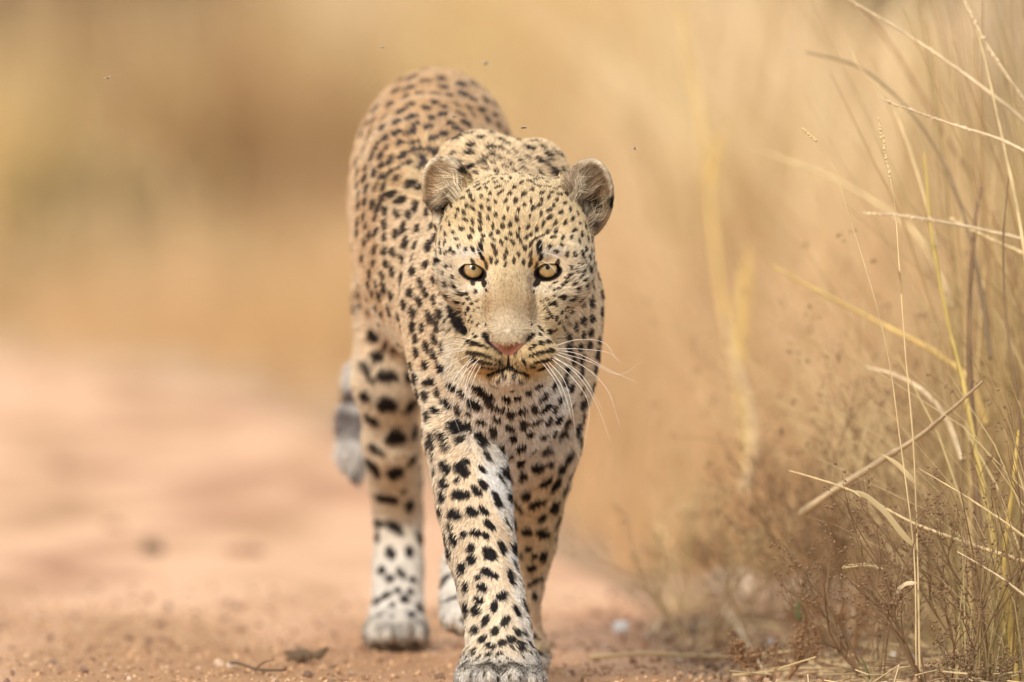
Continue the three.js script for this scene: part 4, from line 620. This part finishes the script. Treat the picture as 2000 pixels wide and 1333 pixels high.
stalk('broad yellow-green blade standing right of the thin sharp stalks', 'green', [[1806, 300], [1818, 440], [1850, 620], [1884, 760], [1908, 890], [1932, 1010], [1962, 1200], [1980, 1330]], -0.5, -0.2, 8);
stalk('thick broken straw leaning across the verge, pale upper end', 'pale', [[1922, 744], [1860, 800], [1800, 850], [1735, 892], [1640, 952], [1566, 1003]], -0.15, -0.55, 7.5, { name: 'broken_straw' });
stalk('slender straw running from mid verge down to the right edge', 'straw', [[1541, 920], [1600, 937], [1670, 962], [1780, 1020], [1890, 1062], [2010, 1100]], -0.2, -0.1, 4.2);
stalk('long blurred straw sloping down through the middle of the verge grass', 'gold', [[1510, 520], [1610, 575], [1720, 632], [1830, 690], [1890, 740], [1930, 830]], -0.9, -0.8, 8);
stalk('short arched straw below the long blurred sloping one', 'pale', [[1690, 718], [1745, 732], [1800, 762], [1850, 820], [1880, 900]], -0.7, -0.6, 7);
stalk('nearly level pale straw meeting the right edge above the middle', 'pale', [[1690, 417], [1760, 421], [1830, 432], [1900, 445], [2010, 470]], -0.4, -0.4, 4.5, { head: 0.5 });
stalk('level straw with furry tip halfway up the right edge', 'straw', [[1860, 430], [1920, 460], [2010, 500]], -0.5, -0.5, 4.5, { head: 0.6 });
stalk('tall soft yellow stalk standing alone behind the leopard', 'gold', [[1325, -10], [1345, 110], [1372, 250], [1388, 400], [1404, 540], [1428, 680], [1452, 800], [1462, 950]], -3.2, -3.0, 10, { leaves: [[0.4, 40, -160, 9], [0.78, 30, -330, 16]] });
stalk('second soft yellow stalk crossing low behind the leopard', 'pale', [[1415, 620], [1434, 700], [1462, 790], [1470, 880], [1458, 960]], -2.6, -2.6, 13);
stalk('faint straw bending far left over the verge grass', 'straw', [[1470, 290], [1540, 315], [1620, 345], [1700, 390], [1800, 470], [1860, 600]], -1.5, -1.2, 5);
stalk('brown upright stalk with blunt top beside the right edge', 'brown', [[1918, 366], [1908, 410], [1902, 470], [1893, 640], [1900, 830], [1915, 1080]], -0.6, -0.4, 7);
stalk('dark thin stalk near the right edge, bowed to the left', 'brown', [[1972, 330], [1960, 480], [1968, 640], [1990, 800], [1996, 1000], [1985, 1200]], -0.35, -0.2, 4);
stalk('green leaning blade at the lower right edge', 'green', [[1990, 840], [1978, 960], [1962, 1090], [1975, 1230], [1985, 1333]], -0.1, -0.1, 9);
stalk('fine straw slanting from the middle verge down to the lower right edge', 'straw', [[1795, 916], [1870, 960], [1940, 1005], [2010, 1055]], 0.02, 0.02, 3.2);
stalk('short stiff straw in the weeds right of the tall sharp stalk', 'pale', [[1870, 1078], [1915, 1104], [1957, 1130], [2010, 1170]], 0.03, 0.03, 3);
{ // curled blade on the tall sharp stalk
  const g = thing('curled_leaf', 'curled straw-green blade bent over beside the tall sharp stalk', 'leaf', J(1790, 1072, 0.01)); const o = g.position;
  part('blade', ribbon([[1790, 1072], [1762, 1042], [1728, 1000], [1690, 968], [1672, 962], [1684, 974]].map(([u, v], i) => J(u, v, 0.01 + 0.004 * i).sub(o)), 6 * S(0), 24), matOf('dull'), g);
  const h = thing('curled_leaf', 'pale hooked leaf low on the tall sharp stalk', 'leaf', J(1791, 1139, 0.01)); const q = h.position;
  part('blade', ribbon([[1791, 1139], [1768, 1142], [1752, 1158], [1746, 1172]].map(([u, v]) => J(u, v, 0.012).sub(q)), 4 * S(0), 16), matOf('pale'), h);
  const f = thing('foxtail_head', 'furry level grass head lying left of the hooked leaf', 'grass head', J(1725, 1112, 0.0)); const s = f.position, l = [], r = R(5);
  part('stem', tube([[1725, 1112], [1690, 1106], [1648, 1110]].map(([u, v]) => J(u, v, 0).sub(s)), () => 2.4 * S(0), 10, 6), matOf('dull'), f); for (let i = 0; i < 160; i++) { const t = r(); l.push([J(lerp(1722, 1648, t), 1110 - 6 * Math.sin(t * 3.1) + 5 * (r() - 0.5), 0.004 * (r() - 0.5)).sub(s), V(-1, r() - 0.5, r() - 0.5).normalize()]); } part('seed_head', grains(l, 0.0012, 8), matOf('dull'), f);
}
// dry branching weeds
function weed(label, color, u, v, z, tall, seed, { n = 9, head = 1, group } = {}) {
  const o = J(u, v, z); o.y = Math.min(o.y, 0.01); const g = thing('dry_weed', label, 'weed', V(o.x, 0, o.z), group), r = R(seed), husk = [], stems = [];
  const grow = (p, d, len, w, deep) => {
    const m = p.clone().addScaledVector(d, len * 0.5).addScaledVector(V(r() - 0.5, r() - 0.5, r() - 0.5), len * 0.16), e = p.clone().addScaledVector(d, len).addScaledVector(V(r() - 0.5, 0.1 - r() * 0.35, r() - 0.5), len * 0.3); stems.push([[p, m, e], w]);
    if (deep < 2) for (let i = 0; i < 3 + Math.floor(r() * 3); i++) { const t = 0.3 + 0.65 * r(), q = p.clone().lerp(m, Math.min(1, 2 * t)).lerp(e, Math.max(0, 2 * t - 1)); grow(q, d.clone().addScaledVector(V(r() - 0.5, r() - 0.35, r() - 0.5), 1.5).normalize(), len * (0.3 + 0.25 * r()), w * 0.6, deep + 1); }
    else for (let i = 0; i < 3; i++) husk.push([e.clone().addScaledVector(V(r() - 0.5, r() - 0.5, r() - 0.5), 0.012), V(r() - 0.5, r() - 0.2, r() - 0.5).normalize()]);
  };
  for (let i = 0; i < n; i++) { const a = r() * 6.283; grow(V(Math.cos(a) * 0.02, 0, Math.sin(a) * 0.02), V(Math.cos(a) * (0.25 + 0.6 * r()), 1, Math.sin(a) * (0.25 + 0.6 * r())).normalize(), tall * (0.5 + 0.5 * r()), 0.0016, 0); }
  const p = [], ix = [], nn = []; for (const [pts, w] of stems) { const t = tube(pts, (q) => w * (1 - 0.6 * q), 5, 3), k = p.length / 3; for (const x of t.attributes.position.array) p.push(x); for (const x of t.attributes.normal.array) nn.push(x); for (const x of t.index.array) ix.push(x + k); }
  part('stems', geom(p, ix, null, nn), matOf(color), g); if (head) part('seed_heads', grains(husk, 0.0025, seed + 1), matOf(head === 1 ? 'husk' : head), g, 'stuff');
}
weed('brown twiggy weed with dark seed heads in sharp focus right of the curled leaf', 'brown', 1840, 1290, -0.02, 0.20, 41, { n: 9 });
weed('brown weed with dark husks behind the curled leaf', 'brown', 1720, 1270, -0.25, 0.17, 42, { n: 11 });
weed('tall brown weed against the right edge, densest of the weeds', 'brown', 1960, 1300, -0.12, 0.30, 43, { n: 11 });
weed('low rusty weed beside the pale stones on the verge', 'rust', 1640, 1225, -0.55, 0.11, 44, { n: 8, head: 'rust' });
weed('small rusty weed creeping at the foot of the twig', 'rust', 1505, 1225, -0.30, 0.055, 45, { n: 8, head: 'rust' });
weed('soft brown weed standing behind the two pale stones', 'brown', 1500, 1180, -1.6, 0.20, 46, { n: 12, head: 'brown' });
weed('pale soft weed at the left end of the weeds, nearest the leopard', 'straw', 1370, 1165, -1.1, 0.16, 47, { n: 9, head: 'straw' });
weed('tall soft weed in the middle of the verge behind the broken straw', 'brown', 1650, 1165, -1.0, 0.30, 48, { n: 14, head: 'brown' });
weed('soft tawny weed behind the densest one', 'straw', 1900, 1180, -0.9, 0.42, 49, { n: 16, head: 'brown' });
weed('blurred tawny weed far right between the verge grass', 'straw', 1780, 1110, -1.7, 0.45, 50, { n: 16, head: 'rust' });
weed('blurred rusty weed left of the tall soft weed', 'rust', 1560, 1090, -1.9, 0.30, 51, { n: 14, head: 'rust' });
weed('blurred low weed at the verge edge nearest the leopard', 'straw', 1330, 1085, -2.1, 0.18, 52, { n: 10, head: 'straw' });
weed('green-brown sprig at the bottom right corner', 'olive', 1900, 1325, 0.05, 0.06, 53, { n: 7, head: 'brown' });
// thin grass filling the right of the verge
{
  const r = R(61), near = [], mid = [];
  for (let i = 0; i < 64; i++) { const z = -0.95 + 0.95 * r(), x = 0.36 + 0.36 * Math.sqrt(r()); near.push([x, z, 0.08 + 0.62 * r() * r() * step(0.36, 0.62, x), mixc3([0.50, 0.37, 0.18], [0.34, 0.26, 0.11], r())]); }
  for (let i = 0; i < 380; i++) { const z = -3.4 + 2.7 * r(), x = lerp(edge(z) + 0.16, 1.15, Math.sqrt(r())), t = step(0.05, 0.6, x - edge(z)); mid.push([x, z, (0.08 + 0.50 * t) * (0.4 + 0.7 * r()), mixc3([0.52, 0.36, 0.17], [0.22, 0.135, 0.06], r())]); }
  { const tall = []; for (let i = 0; i < 58; i++) { const z = -2.6 + 2.0 * r(), x = (0.46 + 0.22 * Math.sqrt(r())) * S(z) / S(0); tall.push([x, z, 0.45 + 0.6 * r(), r() < 0.35 ? [0.42, 0.33, 0.12] : mixc3([0.62, 0.45, 0.22], [0.34, 0.21, 0.10], r())]); } meadow('leaning_grass', 'tall golden-brown grass rising along the right edge, slightly out of focus', tall, 9, [tuft(7, 14, 0.08, 0.32, 0.0028, 4), tuft(8, 12, 0.07, 0.42, 0.0024)]); }
  meadow('edge_grass', 'thin tangled grass among the weeds at the right edge', near, 7); meadow('dry_grass', 'soft tan grass standing behind the weeds on the right verge', mid, 8);
}
// stones, clods, twigs
function stone(name, label, u, v, ru, rv, col, seed, group, category = name) {
  const o = onGround(u, v + rv * 0.6), k = S(o.z), g = new THREE.IcosahedronGeometry(1, 4), p = g.attributes.position; g.deleteAttribute('uv');
  for (let i = 0; i < p.count; i++) { const d = V().fromBufferAttribute(p, i), s = 1 + 0.30 * noise(d.x * 1.5 + seed, d.y * 1.5, d.z * 1.5) + 0.12 * noise(d.x * 4 + seed, d.y * 4, d.z * 4) + 0.05 * noise(d.x * 11, d.y * 11 + seed, d.z * 11); p.setXYZ(i, d.x * s * ru * k, d.y * s * rv * k * 1.05, d.z * s * ru * k * 0.8); }
  g.computeVertexNormals(); const m = part(numbered(name), g, new THREE.MeshStandardMaterial({ color: rgb(col), roughness: 0.9 }), scene); m.position.set(o.x, rv * k * 0.45, o.z); tag(m, label, category, group);
}
stone('stone', 'white stone on the track just right of the leopard, brightest of the stones', 1213, 1229, 17, 15, [0.80, 0.76, 0.70], 1);
stone('stone', 'large pale soft-edged stone at the foot of the weeds', 1428, 1150, 48, 42, [0.52, 0.385, 0.27], 2);
stone('stone', 'rounded tan stone right of the large pale one', 1570, 1160, 34, 30, [0.50, 0.40, 0.27], 3);
stone('stone', 'small grey stone left of the green leaf by the weeds', 1512, 1256, 14, 7, [0.62, 0.56, 0.50], 4);
stone('stone', 'tiny white stone at the foot of the tall sharp stalk', 1747, 1283, 7, 8, [0.80, 0.78, 0.74], 5);
stone('stone', 'tiny white stone, the lower of the pair by the tall stalk', 1784, 1288, 8, 8, [0.78, 0.74, 0.68], 6);
stone('stone', 'buff stone in the litter right of the tall sharp stalk', 1880, 1292, 18, 12, [0.60, 0.48, 0.36], 7);
stone('stone', 'small pale stone lying low in the litter below the twig', 1655, 1302, 8, 6, [0.66, 0.56, 0.48], 8);
stone('dirt_clod', 'dark round clod on the left of the track', 297, 1072, 21, 19, [0.13, 0.085, 0.05], 9, null, 'clod');
stone('dirt_clod', 'long brown clod on the track, right of the dark round one', 475, 1077, 36, 12, [0.30, 0.16, 0.09], 10, null, 'clod');
stone('dirt_clod', 'blurred brown clod farther up the left of the track', 118, 915, 18, 15, [0.30, 0.17, 0.10], 11, null, 'clod');
stone('dirt_clod', 'faint brown clod between the far blurred clod and the dark round one', 222, 1028, 18, 12, [0.32, 0.19, 0.11], 12, null, 'clod');
stone('dirt_clod', 'small brown clod near the bottom, left of the hind paw', 320, 1249, 12, 6, [0.26, 0.15, 0.09], 13, null, 'clod');
stone('dirt_clod', 'small brown clod below the long brown one', 470, 1230, 12, 7, [0.30, 0.17, 0.10], 14, null, 'clod');
{ // crumbled dark litter left of the hind paw
  const o = onGround(600, 1297), g = thing('leaf_litter', 'dark crumbled leaf litter lying left of the leopard’s planted hind paw', 'leaf litter', V(o.x, 0, o.z)), r = R(12), k = S(o.z);
  for (let i = 0; i < 9; i++) { const a = V((r() - 0.5) * 70 * k, 0.003 + 0.006 * r(), (r() - 0.5) * 0.05), d = V(r() - 0.5, 0.25 * r(), (r() - 0.5) * 0.8).normalize(); part('leaf', ribbon([a, a.clone().addScaledVector(d, 0.010).setY(a.y + 0.006), a.clone().addScaledVector(d, 0.022)], 0.0045 + 0.003 * r(), 8, 0.8), matOf(i % 3 ? 'dark' : 'brown'), g); }
}
function twig(label, color, list, w, lift = 0.006) {
  const p = list.map(([u, v]) => onGround(u, v).setY(lift)), o = p[0].clone(), g = thing('twig', label, 'twig', o.clone().setY(0)); p.forEach((q, i) => q.set(q.x - o.x, q.y + 0.004 * (i % 2), q.z - o.z));
  part('stem', tube(p, (t) => w * S(0) * (1 - 0.4 * t), 22, 6), matOf(color), g); const m = p[Math.floor(p.length / 2)]; part('side_shoot', tube([m, m.clone().add(V(0.008, 0.008, 0.012)), m.clone().add(V(0.020, 0.011, 0.02))], (t) => w * 0.5 * S(0) * (1 - 0.5 * t), 6, 5), matOf(color), g);
}
twig('pale bent twig lying towards the camera beside the weeds', 'pale', [[1414, 1201], [1436, 1232], [1456, 1262], [1476, 1300], [1500, 1332]], 5);
twig('long straw lying level across the bottom right of the track', 'straw', [[1150, 1296], [1250, 1294], [1360, 1292], [1500, 1300]], 5);
twig('arched grey-brown twig left of the pale bent one', 'straw', [[1275, 1250], [1292, 1226], [1330, 1208], [1400, 1199], [1490, 1206]], 4);
twig('thin straw crossing the litter at the very bottom right', 'straw', [[1430, 1331], [1560, 1325], [1700, 1318], [1840, 1316]], 3);
twig('straw lying under the weeds at the foot of the tall sharp stalk', 'pale', [[1690, 1278], [1760, 1272], [1830, 1290], [1900, 1300]], 4);
twig('dark curved twig at the bottom of the track, left of the leaf litter', 'dark', [[450, 1306], [468, 1314], [500, 1318], [556, 1327]], 4);
{ // green leaf and short green blades
  for (const [label, list, z, w] of [['small upright green leaf between the tan stone and the twig', [[1562, 1212], [1558, 1190], [1564, 1170]], -0.5, 8], ['short green blade beside the tiny white stones', [[1845, 1300], [1870, 1286], [1884, 1276]], 0.02, 4], ['short green blade at the foot of the litter', [[1700, 1330], [1690, 1300], [1682, 1284]], 0.03, 3]]) { const g = thing('green_blade', label, 'leaf', J(...list[0], z).setY(0)); const o = g.position; part('blade', ribbon(list.map(([u, v]) => J(u, v, z).sub(o)), w * S(0), 10), new THREE.MeshPhysicalMaterial({ color: rgb([0.105, 0.10, 0.03]), roughness: 0.7, side: THREE.DoubleSide }), g); }
}
{ // loose grains and crumbs
  const g = new THREE.IcosahedronGeometry(1, 1), p = g.attributes.position; for (let i = 0; i < p.count; i++) { const d = V().fromBufferAttribute(p, i), s = 1 + 0.35 * noise(d.x * 2, d.y * 2, d.z * 2); p.setXYZ(i, d.x * s, d.y * s * 0.8, d.z * s); } g.computeVertexNormals();
  const lay = (name, label, n, seed, size, place, cols) => { const r = R(seed), im = new THREE.InstancedMesh(g, new THREE.MeshStandardMaterial({ color: 0xffffff, roughness: 0.95 }), n), m = new THREE.Matrix4(), q = new THREE.Quaternion(), c = new THREE.Color(); im.name = name; for (let i = 0; i < n; i++) { const [x, z] = place(r), s = size(r); q.setFromEuler(new THREE.Euler(r() * 6, r() * 6, r() * 6)); m.compose(V(x, soft(x, z) + s * 0.35, z), q, V(s * (0.7 + 0.6 * r()), s * 0.8, s * (0.7 + 0.6 * r()))); im.setMatrixAt(i, m); const a = cols[Math.floor(r() * cols.length)], t = 0.8 + 0.4 * r(); im.setColorAt(i, c.setRGB(a[0] * t, a[1] * t, a[2] * t)); } im.castShadow = im.receiveShadow = true; scene.add(im); tag(im, label, 'gravel', null, 'stuff'); };
  lay('sand_crumbs', 'sand grains and crumbs scattered over the track', 14000, 71, (r) => 0.0008 + 0.0024 * r() ** 3, (r) => { const z = 0.85 - 3.2 * r() ** 1.3; return [-0.75 + 1.25 * r(), z]; }, [[0.56, 0.34, 0.18], [0.46, 0.27, 0.14], [0.60, 0.40, 0.24], [0.26, 0.145, 0.08], [0.34, 0.19, 0.10]]);
  lay('gravel', 'small dark and pale pebbles scattered over the track', 700, 72, (r) => 0.002 + 0.0045 * r() ** 3, (r) => { const z = 0.5 - 3.4 * r(); return [-0.75 + 1.3 * r(), z]; }, [[0.24, 0.14, 0.085], [0.34, 0.20, 0.12], [0.52, 0.38, 0.27], [0.20, 0.12, 0.08], [0.30, 0.17, 0.10]]);
  lay('verge_litter', 'crumbs of earth and chaff on the verge below the weeds', 2600, 73, (r) => 0.0014 + 0.005 * r() ** 3, (r) => { const z = 0.4 - 2.4 * r(); return [lerp(edge(z) - 0.02, 0.75, r()), z]; }, [[0.30, 0.18, 0.10], [0.40, 0.26, 0.15], [0.52, 0.38, 0.22], [0.20, 0.13, 0.08]]);
}
{ // chaff: bits of straw lying about under the weeds
  const g = new THREE.CylinderGeometry(0.00062, 0.0005, 1, 5), im = new THREE.InstancedMesh(g, new THREE.MeshStandardMaterial({ color: 0xffffff, roughness: 0.85 }), 1500), r = R(81), m = new THREE.Matrix4(), q = new THREE.Quaternion(), c = new THREE.Color(); im.name = 'straw_litter';
  for (let i = 0; i < 1500; i++) { const z = 0.4 - 2.2 * r(), x = lerp(edge(z) - 0.02, 0.75, Math.sqrt(r())); q.setFromUnitVectors(V(0, 1, 0), V(r() - 0.5, 0.16 * (r() - 0.4), r() - 0.5).normalize()); const s = 0.7 + 1.2 * r(); m.compose(V(x, 0.004 + 0.035 * r() * r(), z), q, V(s, 0.012 + 0.09 * r() * r(), s)); im.setMatrixAt(i, m); const t = 0.6 + 0.6 * r(), k = r() < 0.6 ? DRY.straw : DRY.brown; im.setColorAt(i, c.setRGB(k[0] * t, k[1] * t, k[2] * t)); }
  im.castShadow = im.receiveShadow = true; scene.add(im); tag(im, 'bits of dead straw littering the verge under the weeds', 'straw', null, 'stuff');
}
// flies about the leopard
const wing = new THREE.MeshPhysicalMaterial({ color: rgb([0.45, 0.40, 0.33]), roughness: 0.4, transmission: 0.5, thickness: 0, side: THREE.DoubleSide });
for (const [label, u, v, z, k, turn] of [['tiny dark fly in the air at the far left', 210, 153, 0.05, 0.8, 0.4], ['tiny dark fly in the air above and left of the leopard’s rump', 748, 93, -0.2, 0.65, 1.9], ['blurred fly just above the right of the leopard’s rump', 950, 124, -0.5, 1.1, 2.6], ['fly over the middle of the leopard’s back', 887, 228, -0.25, 0.7, 0.9], ['fly beside the back, just left of the right shoulder hump', 1022, 250, -0.15, 1.0, 5.2], ['fly with pale spread wings in the air right of the ear', 1240, 290, 0.1, 0.9, 3.1]]) {
  const g = thing('fly', label, 'fly', J(u, v, z)); g.rotation.set(0.3, turn, 0.2); g.scale.setScalar(k); const mk = (n, x, y, q, rx, ry, rz) => { const s = new THREE.SphereGeometry(1, 14, 10); s.scale(rx, ry, rz); s.translate(x, y, q); return part(n, s, matOf('dark'), g); };
  mk('abdomen', 0, 0, -0.0022, 0.0011, 0.0010, 0.0019); mk('thorax', 0, 0.0003, 0, 0.0012, 0.0012, 0.0013); mk('head', 0, 0.0001, 0.0018, 0.0011, 0.0009, 0.0008);
  for (const s of [-1, 1]) { const sh = new THREE.Shape(); sh.ellipse(0.0028, 0, 0.0028, 0.0011, 0, 6.283); const w = new THREE.ShapeGeometry(sh, 10); w.rotateX(-Math.PI / 2); w.rotateY(s > 0 ? 0.5 : Math.PI - 0.5); w.translate(s * 0.0006, 0.0012, -0.0006); part('wing', w, wing, g); }
}
const renderer = new THREE.WebGLRenderer({ antialias: true });
renderer.setSize(1024, 682); renderer.shadowMap.enabled = true; renderer.toneMapping = THREE.LinearToneMapping; renderer.toneMappingExposure = EXPOSURE;
renderer.render(scene, camera);
